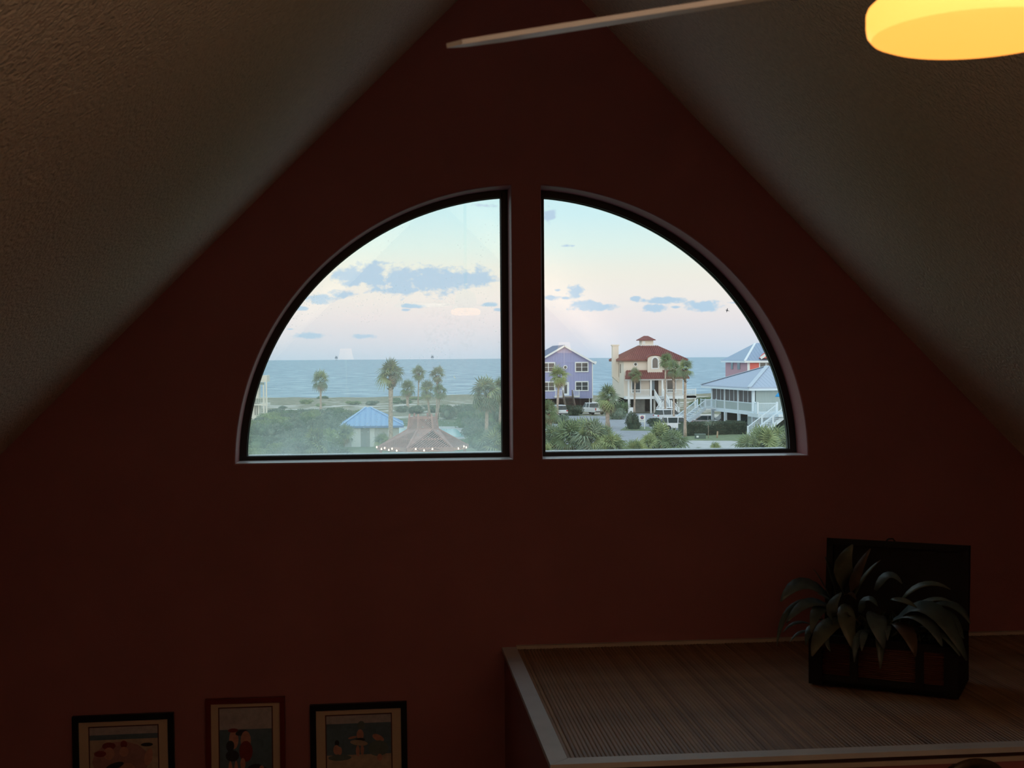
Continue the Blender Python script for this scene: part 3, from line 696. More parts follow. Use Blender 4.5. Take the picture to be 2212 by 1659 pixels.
def ribs(pts, spacing, w_, h_, mbx):
    """raised ribs running up the slope of a planar roof polygon whose first edge is the eave"""
    pts = [Vector(p) for p in pts]; a, b = pts[0], pts[1]; u = (b - a).normalized(); nrm = (b - a).cross(pts[-1] - a).normalized(); v = nrm.cross(u)
    if nrm.z < 0: nrm = -nrm
    P2 = [((p - a).dot(u), (p - a).dot(v)) for p in pts]; x0 = min(p[0] for p in P2); x1 = max(p[0] for p in P2); x = x0 + spacing * .5
    while x < x1:
        ys_ = []
        for i in range(len(P2)):
            (xa, ya), (xb, yb) = P2[i], P2[(i + 1) % len(P2)]
            if (xa - x) * (xb - x) < 0: ys_.append(ya + (yb - ya) * (x - xa) / (xb - xa))
        if len(ys_) >= 2 and max(ys_) - min(ys_) > .1: mbx.bar(a + u * x + v * min(ys_) + nrm * h_ / 2, a + u * x + v * max(ys_) + nrm * h_ / 2, w_, h_, up=nrm)
        x += spacing


def roof(par, planes, mt, spacing, w_=.06, h_=.05, thick=.15, name='roof'):
    mb = MB()
    for p in planes: mb.extr([Vector(q) - Vector((0, 0, thick)) for q in p], (0, 0, thick))
    o = mb.build(name, mt, par)
    if spacing:
        mb = MB()
        for p in planes: ribs(p, spacing, w_, h_, mb)
        tag(mb.build('roof_ribs', mt, o, fix=False), kind='stuff')
    return o


# ---- blue house
Yb = gp(1219, 884).y
X = lambda px: at(px, 800, Yb).x
Z = lambda py: at(1220, py, Yb).z
BLUE = mat('periwinkle_siding', rgb(168, 174, 214), rough=.7)
SLATE = mat('blue_grey_metal_roof', rgb(140, 158, 182), rough=.5, spec=.4)
e = empty('blue_house', (X(1219), Yb, 0), 'two storey periwinkle blue gabled beach house with white trim', 'house')
xr, xc = X(1280), X(1219); xl = 2 * xc - xr; ze = Z(783); zb = Z(861); zp = Z(748)
mb = MB(); mb.extr([(xl, Yb, zb), (xr, Yb, zb), (xr, Yb, ze), (xc, Yb, zp), (xl, Yb, ze)], (0, 15, 0)); wl = mb.build('wall', BLUE, e)
mb = MB(); x = xl + .2
while x < xr:
    zt = zp - abs(x - xc) / (xr - xc) * (zp - ze) - .1; mb.box(x - .035, x + .035, Yb - .05, Yb, zb, zt); x += .46
mb.box(xl, xr, Yb - .06, Yb, ze - .02, ze + .12)
tag(mb.build('battens', BLUE, wl, fix=False), kind='stuff')
ov = .55; sl = (zp - ze) / (xr - xc); zr_ = zp + .22
for sg in (-1, 1):
    xe = xc + sg * (xr - xc + ov); zz = zr_ - sl * (xr - xc + ov)
    pl = [(xe, Yb - .5, zz), (xe, Yb + 15.4, zz), (xc, Yb + 15.4, zr_), (xc, Yb - .5, zr_)]
    roof(e, [pl if sg > 0 else [pl[1], pl[0], pl[3], pl[2]]], SLATE, .5, .05, .04, name='roof_slope')
    MB().bar((xe, Yb - .52, zz - .16), (xc, Yb - .52, zr_ - .16), .08, .3).build('barge_board', HW, e)
    MB().box(min(xe, xe - sg * .12), max(xe, xe - sg * .12), Yb - .5, Yb + 15, zz - .25, zz - .05).build('gutter', HW, e)
MB().box(xr - .12, xr + .06, Yb - .08, Yb + .1, zb, ze).build('corner_board', HW, e)
MB().box(X(1283), X(1288), Yb - .5, Yb + .1, Z(785), Z(781)).build('eave_return', HW, e)
for a, b in ((1172, 1197), (1244, 1269)):
    for c_, d_ in ((802, 784.5), (843, 826)): win(e, X(a), X(b), Z(c_), Z(d_), Yb - .05, .17, 1, 1)
rc = Vector((X(1221), Yb - .05, Z(793.5)))
rw = MB().lathe([(.24, 0), (.24, -.1), (.38, -.1), (.38, 0)], rc, 24, axis='y').build('round_window', HW, e)
MB().lathe([(0, -.03), (.24, -.03)], rc, 24, axis='y').build('pane', PANE, rw)
dr = MB(); dr.box(X(1214), X(1217), Yb - .12, Yb, Z(854), Z(828)); dr.box(X(1226), X(1229), Yb - .12, Yb, Z(854), Z(828)); dr.box(X(1214), X(1229), Yb - .12, Yb, Z(828), Z(825.5))
do = dr.build('door', HW, e); MB().box(X(1217), X(1226), Yb - .06, Yb, Z(854), Z(828)).build('door_leaf', HW, do); MB().box(X(1218.5), X(1224.5), Yb - .08, Yb - .05, Z(850), Z(831)).build('pane', PANE, do)
zl_ = Z(855); ld_ = 1.6
MB().box(X(1196), X(1249), Yb - ld_, Yb, zl_ - .25, zl_).build('landing', HW, e)
railing(e, [(X(1197), Yb - ld_, zl_), (X(1212), Yb - ld_, zl_)], 1.0, HW, .16); railing(e, [(X(1233), Yb - ld_, zl_), (X(1248), Yb - ld_, zl_)], 1.0, HW, .16)
st_ = empty('stair', (X(1222), Yb - ld_, 0)); st_.parent = e; st_.location = Vector((X(1222), Yb - ld_, 0)) - e.location
stairs(st_, (X(1213), Yb - ld_, zl_), (X(1213), Yb - ld_ - 3.4, .1), (X(1233) - X(1213), 0, 0), 9, mat('weathered_wood', (.17, .14, .115, 1), rough=.8))
for i in range(6):
    x = xl + .3 + (xr - xl - .6) * i / 5; MB().box(x - .15, x + .15, Yb, Yb + .3, 0, zb).build('stilt', WOODSHADE, e)
MB().box(xl + .1, xr - .1, Yb + 3.5, Yb + 3.7, 0, zb).build('garage_shade_wall', WOODSHADE, e)  # dark backing, paints the shade of the open garage

# ---- villa with the red roof
Yv = gp(1400, 893).y
X = lambda px: at(px, 800, Yv).x
Z = lambda py: at(1400, py, Yv).z
STUC = mat('cream_stucco', rgb(230, 222, 210), rough=.85)
TILE = mat('red_clay_tile', rgb(135, 80, 76), rough=.75, var=.15, vscale=1.5)
e = empty('red_roof_villa', (X(1416), Yv, 0), 'cream beach villa with red tiled hip roof and small cupola', 'house')
x0, x1 = X(1352), X(1480); zf = Z(856); ze = Z(777); dp = 10.5; yw = Yv + 1.8      # main wall stands behind the porch
mb = MB(); mb.box(x0, x1, yw, yw + dp, zf - .3, ze); mb.build('wall', STUC, e)
ov = .5; xa, xb, ya, yb = x0 - ov, x1 + ov + .3, yw - ov, yw + dp + ov; zt = Z(746); tx0, tx1 = at(1384, 746, yw + 4.4).x, at(1417, 746, yw + 4.4).x; ty0, ty1 = yw + 3.9, yw + 6.4
planes = [[(xa, ya, ze), (xb, ya, ze), (tx1, ty0, zt), (tx0, ty0, zt)], [(xb, ya, ze), (xb, yb, ze), (tx1, ty1, zt), (tx1, ty0, zt)], [(xb, yb, ze), (xa, yb, ze), (tx0, ty1, zt), (tx1, ty1, zt)], [(xa, yb, ze), (xa, ya, ze), (tx0, ty0, zt), (tx0, ty1, zt)]]
roof(e, planes, TILE, .32, .14, .09, .14)
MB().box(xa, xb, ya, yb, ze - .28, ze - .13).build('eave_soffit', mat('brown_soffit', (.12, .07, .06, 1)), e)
MB().box(tx0 - .1, tx1 + .1, ty0 - .1, ty1 + .1, zt - .05, zt + .12).build('roof_deck', HW, e)
cu = MB().box(at(1386, 740, ty0 + .3).x, at(1411, 740, ty0 + .3).x, ty0 + .2, ty1 - .2, zt + .1, Z(734)).build('cupola', STUC, e)
ca, cb, cz = at(1381, 734, ty0).x, at(1416, 734, ty0).x, at(1400, 734, ty0).z; cm = (ca + cb) / 2; cy0, cy1 = ty0 - .25, ty1 + .25; cyM = (cy0 + cy1) / 2; ct = at(1400, 725.5, cyM).z
roof(cu, [[(ca, cy0, cz), (cb, cy0, cz), (cm + .35, cyM, ct), (cm - .35, cyM, ct)], [(cb, cy0, cz), (cb, cy1, cz), (cm + .35, cyM, ct)], [(cb, cy1, cz), (ca, cy1, cz), (cm - .35, cyM, ct), (cm + .35, cyM, ct)], [(ca, cy1, cz), (ca, cy0, cz), (cm - .35, cyM, ct)]], TILE, 0, thick=.1, name='cupola_roof')
ww = MB().box(at(1388, 738, ty0 + .15).x, at(1394, 738, ty0 + .15).x, ty0 + .14, ty0 + .2, Z(742), Z(735.5)).build('cupola_pane', HW, cu)
cx0, cx1 = at(1322, 780, yw + 5).x, at(1334.5, 780, yw + 5).x
mb = MB(); mb.box(cx0, cx1, yw + 4.2, yw + 5.4, Z(815), at(1330, 746, yw + 5).z); mb.box(cx0 - .12, cx1 + .12, yw + 4.1, yw + 5.5, at(1330, 747, yw + 5).z, at(1330, 744.5, yw + 5).z); mb.mesh([(cx0, yw + 4.2, Z(815)), (cx1, yw + 4.2, Z(815)), (cx1 + .9, yw + 4.2, Z(825)), (cx1, yw + 4.2, Z(827)), (cx0, yw + 5.4, Z(815)), (cx1, yw + 5.4, Z(815)), (cx1 + .9, yw + 5.4, Z(825)), (cx1, yw + 5.4, Z(827))], [(0, 1, 2, 3), (7, 6, 5, 4), (0, 3, 7, 4), (1, 2, 6, 5), (2, 3, 7, 6)])
mb.build('chimney', STUC, e)
# left side window
mb = MB(); mb.box(x0 - .05, x0, yw + 2.6, yw + 3.3, Z(806), Z(786)); mb.build('side_window', PANE, e)
# dormer with arched window
da, db = X(1402), X(1434); dm = (da + db) / 2; yd = yw - .7; dz0, dz1, dz2 = Z(805), Z(775), Z(768.5)
arcp = [(da, yd, dz0), (db, yd, dz0), (db, yd, dz1)] + [(dm + (db - dm) * math.cos(t), yd, dz1 + (dz2 - dz1) * math.sin(t)) for t in [math.pi * k / 10 for k in range(1, 10)]] + [(da, yd, dz1)]
do = MB().extr(arcp, (0, 3, 0)).build('dormer', STUC, e)
outer = [(da - .25, yd - .15, dz1 - .1)] + [(dm - (db - dm + .25) * math.cos(t), yd - .15, dz1 + (dz2 - dz1 + .3) * math.sin(t)) for t in [math.pi * k / 10 for k in range(1, 10)]] + [(db + .25, yd - .15, dz1 - .1)]
inner = [(p[0] * .94 + dm * .06, p[1], p[2] - .22) for p in outer][::-1]
mb = MB()
for k in range(len(outer) - 1): mb.extr([outer[k], outer[k + 1], inner[len(outer) - 2 - k], inner[len(outer) - 1 - k]], (0, 3.6, 0))
mb.build('dormer_roof', TILE, do)
wa, wb2, wz0, wz1 = X(1412.5), X(1424), Z(795), Z(780)
def archp(a, b, z0, z1, y, rr): m_ = (a + b) / 2; return [(a, y, z0), (b, y, z0)] + [(m_ + (b - m_) * math.cos(t), y, z1 + rr * math.sin(t)) for t in [math.pi * k / 8 for k in range(0, 9)]]
aw = MB().extr(archp(wa - .18, wb2 + .18, wz0 - .2, wz1, yd - .06, .7), (0, .05, 0)).build('arched_window', HW, e); MB().extr(archp(wa, wb2, wz0, wz1, yd - .09, .52), (0, .05, 0)).build('pane', PANE, aw)
rc = Vector((X(1377.5), yw - .02, at(1377, 787, yw).z)); rw = MB().lathe([(.22, 0), (.22, -.08), (.36, -.08), (.36, 0)], rc, 24, axis='y').build('round_window', HW, e); MB().lathe([(0, -.03), (.22, -.03)], rc, 24, axis='y').build('pane', PANE, rw)
# porch
pz1, pz0 = at(1400, 800, yw).z, Z(817); pa, pb = X(1349), X(1488)
roof(e, [[(pa, Yv - .5, pz0), (pb, Yv - .5, pz0), (pb - .6, yw, pz1), (pa + .6, yw, pz1)]], TILE, .32, .14, .09, .12, name='porch_roof')
MB().box(x0, x1 + 1.8, Yv, yw + .1, zf - .45, zf).build('porch_floor', HW, e)
MB().box(x0 - .1, x1 + .2, Yv - .1, Yv + .05, pz0 - .35, pz0 - .1).build('porch_beam', HW, e)
for px in (1358, 1406, 1431, 1481): MB().box(X(px) - .13, X(px) + .13, Yv - .04, Yv + .22, 0 if px in (1358, 1406, 1481) else zf, pz0 - .1).build('porch_post', HW, e)
railing(e, [(X(1359), Yv + .12, zf), (X(1406), Yv + .1, zf)], 1.05, HW, .17); railing(e, [(X(1433), Yv + .1, zf), (X(1481), Yv + .1, zf), (X(1503), Yv + .1, zf)], 1.05, HW, .17)
MB().box(X(1481), X(1504), Yv, Yv + 3, zf - .35, zf).build('side_deck', HW, e)
MB().box(X(1502) - .1, X(1502) + .1, Yv + .1, Yv + .3, 0, zf).build('porch_post', HW, e)
dk = MB().box(X(1408), X(1427), yw - .1, yw, zf, at(1416, 820, yw).z).build('door', WOODSHADE, e); MB().box(X(1411.5), X(1418.5), yw - .13, yw - .1, zf + .9, at(1416, 822, yw).z).build('pane', mat('door_glass', (.22, .32, .40, 1), rough=.1), dk)
win(e, X(1370), X(1387), zf + .6, at(1380, 821, yw).z, yw - .02, .16, 0, 0); win(e, X(1446), X(1464), zf + .6, at(1455, 821, yw).z, yw - .02, .16, 0, 0)
st_ = empty('stair', e.location); st_.parent = e; st_.location = (0, 0, 0)
zm = zf * .42
stairs(st_, (X(1414), Yv, zf), (X(1418), Yv - 3.2, zm), (X(1433) - X(1414), 0, 0), 8, HW)
MB().box(X(1415), X(1441), Yv - 5, Yv - 3.2, zm - .15, zm).build('landing', HW, st_)
stairs(st_, (X(1418), Yv - 4.9, zm), (X(1409), Yv - 4.9, .05), (0, 1.6, 0), 5, HW); stairs(st_, (X(1440), Yv - 4.9, zm), (X(1451), Yv - 4.9, .05), (0, 1.6, 0), 5, HW)
for px in (1366, 1420, 1446, 1462, 1474):
    MB().box(X(px) - .14, X(px) + .14, yw + .5, yw + .8, 0, zf - .3).build('stilt', HW, e)
for px in (1328, 1336, 1345): MB().box(at(px, 870, yw + 5).x - .14, at(px, 870, yw + 5).x + .14, yw + 5, yw + 5.3, 0, zf - .3).build('stilt', mat('grey_post', (.3, .31, .32, 1)), e)
MB().box(X(1380), X(1403), yw + 2, yw + 2.2, 0, zf - .4).build('garage_door', mat('garage_panel', (.33, .34, .33, 1), rough=.7, var=.2, vscale=1.4), e)
MB().box(X(1352), X(1482), yw + 5, yw + 5.2, 0, zf - .3).build('lower_wall', WOODSHADE, e)

# ---- grey house with screened porch on the right
GREY = mat('grey_board_siding', rgb(172, 186, 184), rough=.75, var=.08, vscale=2, stretch=(6, 6, .3))
LBL = mat('white_blue_trim', rgb(226, 240, 248), rough=.6)
SCRN = mat('dark_porch_screen', (.075, .065, .07, 1), rough=.4)
ROOFG = mat('pale_blue_metal_roof', rgb(182, 195, 214), rough=.5)
zF = 2.55; cN = gp(1626, 888.8, zF); cF = gp(1537, 879.5, zF); dv = (cF - cN); dv.z = 0; Ls = dv.length; dv.normalize(); rv = Vector((-dv.y, dv.x, 0)) * -1   # dv: along the porch away, rv: along the front to the right
e = empty('screened_porch_house', (cN.x, cN.y, 0), 'grey raised house with screened porch and pale blue hip roof', 'house')
zE = at(1626, 836.5, cN.y).z; FWD = 10.5
def hp(a, b, z): return Vector((cN.x, cN.y, 0)) + dv * a + rv * b + Vector((0, 0, z))      # a along porch side, b along front
def hbox(name, mt, a0, a1, b0, b1, z0, z1, par=None): mb = MB(); mb.extr([hp(a0, b0, z0), hp(a1, b0, z0), hp(a1, b1, z0), hp(a0, b1, z0)], (0, 0, z1 - z0)); return mb.build(name, mt, par or e)
hbox('front_wall', GREY, -.02, .2, .4, FWD, zF, zE)
hbox('rear_wall', GREY, Ls - .2, Ls, .2, FWD, zF, zE)
hbox('porch_floor', LBL, 0, Ls, 0, FWD, zF - .45, zF)
hbox('inner_wall', mat('porch_inside', (.10, .085, .08, 1)), .2, Ls - .2, 3.2, 3.4, zF, zE)
hbox('porch_ceiling', LBL, 0, Ls, 0, 3.2, zE - .1, zE)
nb = 3
for k in range(nb + 1):
    a = (Ls - .25) * k / nb; hbox('porch_post', LBL, a, a + .28, -.04, .28, 0, zE)
for k in range(nb):
    a0 = (Ls - .25) * k / nb + .28; a1 = (Ls - .25) * (k + 1) / nb
    hbox('knee_panel', GREY, a0, a1, .06, .14, zF, zF + .95)
    sc_ = hbox('screen', SCRN, a0, a1, .10, .12, zF + .95, zE - .25)
    hbox('screen_rail', LBL, a0, a1, .04, .2, zE - .25, zE, sc_); hbox('screen_rail', LBL, a0, a1, .04, .2, zF + .92, zF + 1.02, sc_)
    for j in (1, 2): m_ = a0 + (a1 - a0) * j / 3; hbox('mullion', LBL, m_ - .05, m_ + .05, .06, .16, zF + 1, zE - .25, sc_)
zA = at(1652, 791, cN.y + Ls * .45).z; ov = .7
A_, B_, C_, D_ = hp(-ov, -ov, zE), hp(Ls + ov + 1.2, -ov, zE), hp(Ls + ov + 1.2, FWD + ov, zE), hp(-ov, FWD + ov, zE)
r1_, r2_ = hp(Ls * .45, FWD * .42, zA), hp(Ls * .45, FWD * .85, zA)
roof(e, [[D_, A_, r1_, r2_], [A_, B_, r1_], [B_, C_, r2_, r1_], [C_, D_, r2_]], ROOFG, .5, .03, .02, .18)
mb = MB()
for p, q_ in ((A_, r1_), (B_, r1_), (D_, r2_)): mb.bar(p + Vector((0, 0, .05)), q_ + Vector((0, 0, .05)), .5, .06)
mb.build('hip_cap', mat('pale_cap', rgb(200, 212, 224)), e)
for p, q_ in ((A_, B_), (A_, D_)): MB().bar(p - Vector((0, 0, .28)), q_ - Vector((0, 0, .28)), .12, .22).build('fascia', LBL, e)
for b in (3.5, 7, 10): hbox('stilt', LBL, .02, .28, b - .14, b + .14, 0, zF - .3)
hbox('lower_wall', WOODSHADE, Ls * .8, Ls * .8 + .2, .3, FWD, 0, zF - .4)
hbox('lower_room', GREY, .8, 4, .9, 3.2, 0, zF - .45)
# far stair of the porch
st_ = empty('stair', e.location); st_.parent = e; st_.location = (0, 0, 0)
MB().extr([hp(Ls - 1.6, 0, zF - .2), hp(Ls + .1, 0, zF - .2), hp(Ls + .1, -1.4, zF - .2), hp(Ls - 1.6, -1.4, zF - .2)], (0, 0, .2)).build('landing', LBL, st_)
railing(st_, [hp(Ls + .1, 0, zF), hp(Ls + .1, -1.4, zF)], 1.0, LBL, .16); railing(st_, [hp(Ls - 1.6, 0, zF), hp(Ls - 1.6, -1.4, zF)], 1.0, LBL, .16)
stairs(st_, hp(Ls - 1.6, -1.4, zF), hp(Ls - 3.2, -5.4, .1), dv * 1.6 - rv * .5, 11, LBL)
# front stair
st_ = empty('stair', e.location); st_.parent = e; st_.location = (0, 0, 0)
zl = zF - .1; P1 = gp(1637, 894, zl); P2 = gp(1675, 893, zl); dk0 = P1.y
MB().box(P1.x, P2.x + 7, dk0, cN.y - .05, zl - .45, zl).build('deck', LBL, st_)
railing(st_, [(P1.x, dk0 + 1.2, zl), (P1.x, dk0 + .06, zl), (P2.x, dk0 + .06, zl)], 1.2, LBL, .16, .2)
sY = dk0 - 1.0; bot = at(1612, 938, sY); bot = Vector((bot.x, sY - .6, .05)); top = at(1676, 890, sY); top = Vector((top.x, sY, zl)); wd_ = Vector((1.15, -.45, 0))
stairs(st_, top, bot, wd_, 12, LBL, rail_h=1.0)
mid_ = top.lerp(bot, .5)
for k in (0, 1): MB().bar(Vector((mid_.x, mid_.y, 0)) + wd_ * k, mid_ + wd_ * k + Vector((0, 0, 1.1)), .2, .2).build('stair_post', LBL, st_)
MB().box(top.x, top.x + 6, top.y - 1.0, dk0 + .1, zl - .3, zl).build('deck', LBL, st_)
# blue parasol on its deck
pp = at(1688, 858, dk0 + 1.6)
u_ = empty('parasol', (pp.x, pp.y, zl), 'bright blue parasol on the deck at the window edge', 'parasol')
MB().tube([(pp.x, pp.y, zl), (pp.x, pp.y, zl + 2.4)], .03, 8).build('pole', LBL, u_)
cn = MB(); tz = at(1688, 846, dk0 + 1.6).z; bz = at(1688, 857, dk0 + 1.6).z; cn.lathe([(.01, tz), (.4, tz - .12), (.7, bz + .1), (.74, bz), (.68, bz + .1), (.38, tz - .16)], (pp.x, pp.y, 0), 12); cn.build('canopy', mat('parasol_blue', (.03, .35, .75, 1), rough=.7), u_)

# ---- pink house far right
Yp = 330.0
PINK = mat('coral_pink_siding', rgb(236, 122, 112), rough=.8); LILP = mat('dusty_pink_siding', rgb(206, 158, 166), rough=.8)
X = lambda px: at(px, 780, Yp).x
Z = lambda py: at(1620, py, Yp).z
e = empty('pink_house', (X(1615), Yp, 0), 'coral pink house with pale grey hip roof behind the porch house', 'house')
zE2 = Z(779); xA = X(1615); xB = X(1720); dpp = 34; xS = at(1568, 780, Yp + dpp).x
mb = MB(); mb.extr([(xA, Yp, 0), (xB, Yp, 0), (xB, Yp + dpp, 0), (xS, Yp + dpp, 0)], (0, 0, zE2)); mb.build('wall', PINK, e)
sd = Vector((xS - xA, dpp, 0)); sn = Vector((-dpp, xS - xA, 0)).normalized()
mb = MB(); p0 = Vector((xA, Yp, 0)); mb.extr([p0 + sn * .05, p0 + sd + sn * .05, p0 + sd + sn * .12, p0 + sn * .12], (0, 0, zE2)); sw = mb.build('side_wall', LILP, e)
for f0, f1, z0, z1 in ((.30, .42, Z(799), Z(783)), (.62, .72, Z(799), Z(783))):
    mb = MB(); a = p0 + sd * f0; b = p0 + sd * f1; mb.extr([a + sn * .14 + Vector((0, 0, z0)), b + sn * .14 + Vector((0, 0, z0)), b + sn * .22 + Vector((0, 0, z0)), a + sn * .22 + Vector((0, 0, z0))], (0, 0, z1 - z0)); mb.build('side_window', PANE, e)
mb = MB(); mb.box(xA - .1, xA + .55, Yp - .15, Yp, 0, zE2); mb.build('corner_board', HW, e)
win(e, X(1642), X(1653), Z(795), Z(783), Yp, .3, 0, 0); win(e, X(1657), X(1668), Z(795), Z(783), Yp, .3, 0, 0)
zT = Z(750); k1 = Vector((X(1655), Yp + 10, zT + 1.2)); k2 = at(1618, 751.5, Yp + 20)
eA, eB, eC = Vector((xA - 1, Yp - 1, zE2)), Vector((xB, Yp - 1, zE2)), Vector((xS - 1.4, Yp + dpp, zE2))
roof(e, [[eC, eA, k1, k2], [eA, eB, Vector((xB, Yp + 10, zT + 1.2)), k1]], mat('pale_grey_roof', rgb(158, 176, 200), rough=.5), .9, .06, .05, .3)
mb = MB(); mb.bar(eA, k1, .6, .12); mb.bar(eC - Vector((0, 0, .3)), eA - Vector((0, 0, .3)), .2, .5); mb.bar(eA - Vector((0, 0, .3)), eB - Vector((0, 0, .3)), .2, .5); mb.build('roof_trim', HW, e)
gA, gB, gT = X(1640), X(1690), Z(764); mb = MB(); mb.extr([(gA, Yp - 1.2, Z(774)), (gB, Yp - 1.2, Z(774)), ((gA + gB) / 2, Yp - 1.2, Z(757))], (0, 4, 0)); mb.build('front_gable', PINK, e)
MB().bar((gA, Yp - 1.3, Z(774)), ((gA + gB) / 2, Yp - 1.3, Z(757)), .2, .7).build('gable_board', HW, e)


# ---- wooden lattice gazebo with string lights
gd = 95.0; g0 = at(914, 960, gd); gz = lambda py: at(914, py, gd).z
WOODG = mat('weathered_red_wood', rgb(186, 150, 142), rough=.8, var=.15, vscale=3)
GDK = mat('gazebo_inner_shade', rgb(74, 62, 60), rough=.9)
e = empty('gazebo', (g0.x, gd, 0), 'hexagonal gazebo with weathered brown lattice roof and open lantern top', 'gazebo')
rE = (at(1013, 965, gd).x - at(815, 965, gd).x) / 2; zE3, zM, zT3 = gz(964), gz(927), gz(902); rM, rT = rE * .335, rE * .29
def hx(r_, k, z, off=R(8)): a = off + k * math.pi / 3; return Vector((g0.x + r_ * math.cos(a), gd + r_ * math.sin(a), z))
for k in range(6):
    MB().bar(hx(rE, k, zE3), hx(rM, k, zM), .16, .12).build('hip_rafter', WOODG, e)
    MB().bar(hx(rM, k, zM), hx(rT, k, zT3 + .3), .13, .13).build('lantern_post', WOODG, e)
    MB().bar(hx(rE, k, zE3 - .05), hx(rE, k + 1, zE3 - .05), .12, .3).build('fascia', WOODG, e)
    MB().bar(hx(rM, k, zM), hx(rM, k + 1, zM), .1, .14).build('lantern_rail', WOODG, e); MB().bar(hx(rT, k, zT3), hx(rT, k + 1, zT3), .1, .14).build('lantern_rail', WOODG, e)
    MB().bar(hx((rE + rM) * .5, k, (zE3 + zM) / 2), hx((rE + rM) * .5, k + 1, (zE3 + zM) / 2), .08, .08).build('purlin', WOODG, e)
    MB().bar(hx(rE * .93, k, 0), hx(rE * .93, k, zE3), .2, .2).build('post', WOODG, e)
    mb = MB()
    for (ra, za, rb, zb_, n) in ((rE, zE3, rM, zM, 15), (rM, zM, rT, zT3, 7)):
        A, B, C_, D_ = hx(ra, k, za), hx(ra, k + 1, za), hx(rb, k + 1, zb_), hx(rb, k, zb_)
        P = lambda u, v: A.lerp(B, u).lerp(D_.lerp(C_, u), v)
        nr = (B - A).cross(D_ - A).normalized()
        for i in range(-n, n):
            for sgn in (1, -1):
                u0 = (i + .5) / n; pts = []
                v0 = max(0, -u0 if sgn > 0 else u0 - 1); v1 = min(1, 1 - u0 if sgn > 0 else u0)
                if sgn < 0: v0 = max(0, u0 - 1); v1 = min(1, u0)
                if v1 - v0 < .03: continue
                mb.bar(P(u0 + sgn * v0, v0) + nr * .02 * sgn, P(u0 + sgn * v1, v1) + nr * .02 * sgn, .06, .03, up=nr)
        MB().poly([A - nr * .14, B - nr * .14, C_ - nr * .14, D_ - nr * .14]).build('shade_lining', GDK, e)  # dark sheet puts the shade inside the roof into the lattice gaps
    tag(mb.build('lattice', WOODG, e, fix=False), kind='stuff')
MB().lathe([(rE * .93, .0), (rE * .93, .12), (0, .12)], (g0.x, gd, 0), 6).build('deck', WOODG, e)
bulbm = mat('bulb_warm', (1, 1, 1, 1), emit=(3.0, 2.1, 1.3, 1), estr=1.2)
sl = empty('string_lights', (g0.x, gd, gz(970)), 'string of small warm bulbs looped under the gazebo eave', 'string lights')
bp_ = [(814, 966), (824, 970), (831, 968), (840, 972), (847, 969.5), (857, 973.5), (880, 974), (898, 970), (916, 973), (934, 970), (968, 969), (974, 971), (985, 967), (990, 969), (1002, 964.5), (1007, 966.5)]
mb = MB(); prev = None; bme = None
for i, (px, py) in enumerate(bp_):
    t = (px - 814) / (1007 - 814); yy = gd - rE * .93 * math.sin(math.pi * (.12 + .76 * t)) - .12; p = at(px, py, yy)
    if prev is not None: mid = (p + prev) / 2 - Vector((0, 0, .08)); mb.tube([prev + Vector((0, 0, .06)), mid, p + Vector((0, 0, .06))], .015, 4)
    prev = p
    if bme is None: b0 = MB().lathe([(0, -.07), (.05, -.045), (.06, 0), (.04, .05), (.02, .08), (0, .08)], (0, 0, 0), 10).build('bulb', bulbm, sl, org=(0, 0, 0)); bme = b0.data; b0.location = p - sl.location
    else: link_copy('bulb', bme, sl, p - sl.location)
mb.build('cable', WOODSHADE, sl)

# ---- pool hut with the blue roof
Yh = gp(800, 966).y
X = lambda px: at(px, 920, Yh).x
Z = lambda py: at(800, py, Yh).z
BLR = mat('bright_blue_metal_roof', rgb(150, 190, 232), rough=.45)
e = empty('pool_hut', (X(803), Yh, 0), 'small pale hut with bright blue ribbed metal roof', 'hut')
MB().box(X(744), X(862), Yh, Yh + 7, 0, Z(921)).build('wall', mat('hut_wall', rgb(196, 200, 198), rough=.85), e)
a, b = X(736), X(872); zz = Z(919); yA, yB = Yh - .6, Yh + 7.6; k1 = at(790, 880, Yh + 3.3); k2 = Vector((k1.x + .5, k1.y, k1.z))
roof(e, [[(a, yA, zz), (b, yA, zz), k2, k1], [(b, yA, zz), (b, yB, zz), k2], [(b, yB, zz), (a, yB, zz), k1, k2], [(a, yB, zz), (a, yA, zz), k1]], BLR, .55, .06, .07, .12)
mb = MB()
for p in ((a, yA, zz), (b, yA, zz)): mb.bar(Vector(p) + Vector((0, 0, .05)), (k1 if p[0] == a else k2) + Vector((0, 0, .05)), .2, .06)
mb.build('hip_cap', mat('pale_blue_cap', rgb(176, 206, 238)), e)
MB().box(a, b, yA - .05, yA + .05, zz - .22, zz - .04).build('fascia', mat('blue_fascia', rgb(105, 140, 190)), e)
for p, q_ in ((759, 779), (799, 809), (838, 848)): MB().box(X(p), X(q_), Yh - .06, Yh, .05, Z(925)).build('door', HW, e)
MB().box(X(779), X(798), Yh - .04, Yh, .05, Z(924)).build('door', mat('grey_door', rgb(160, 168, 168)), e)

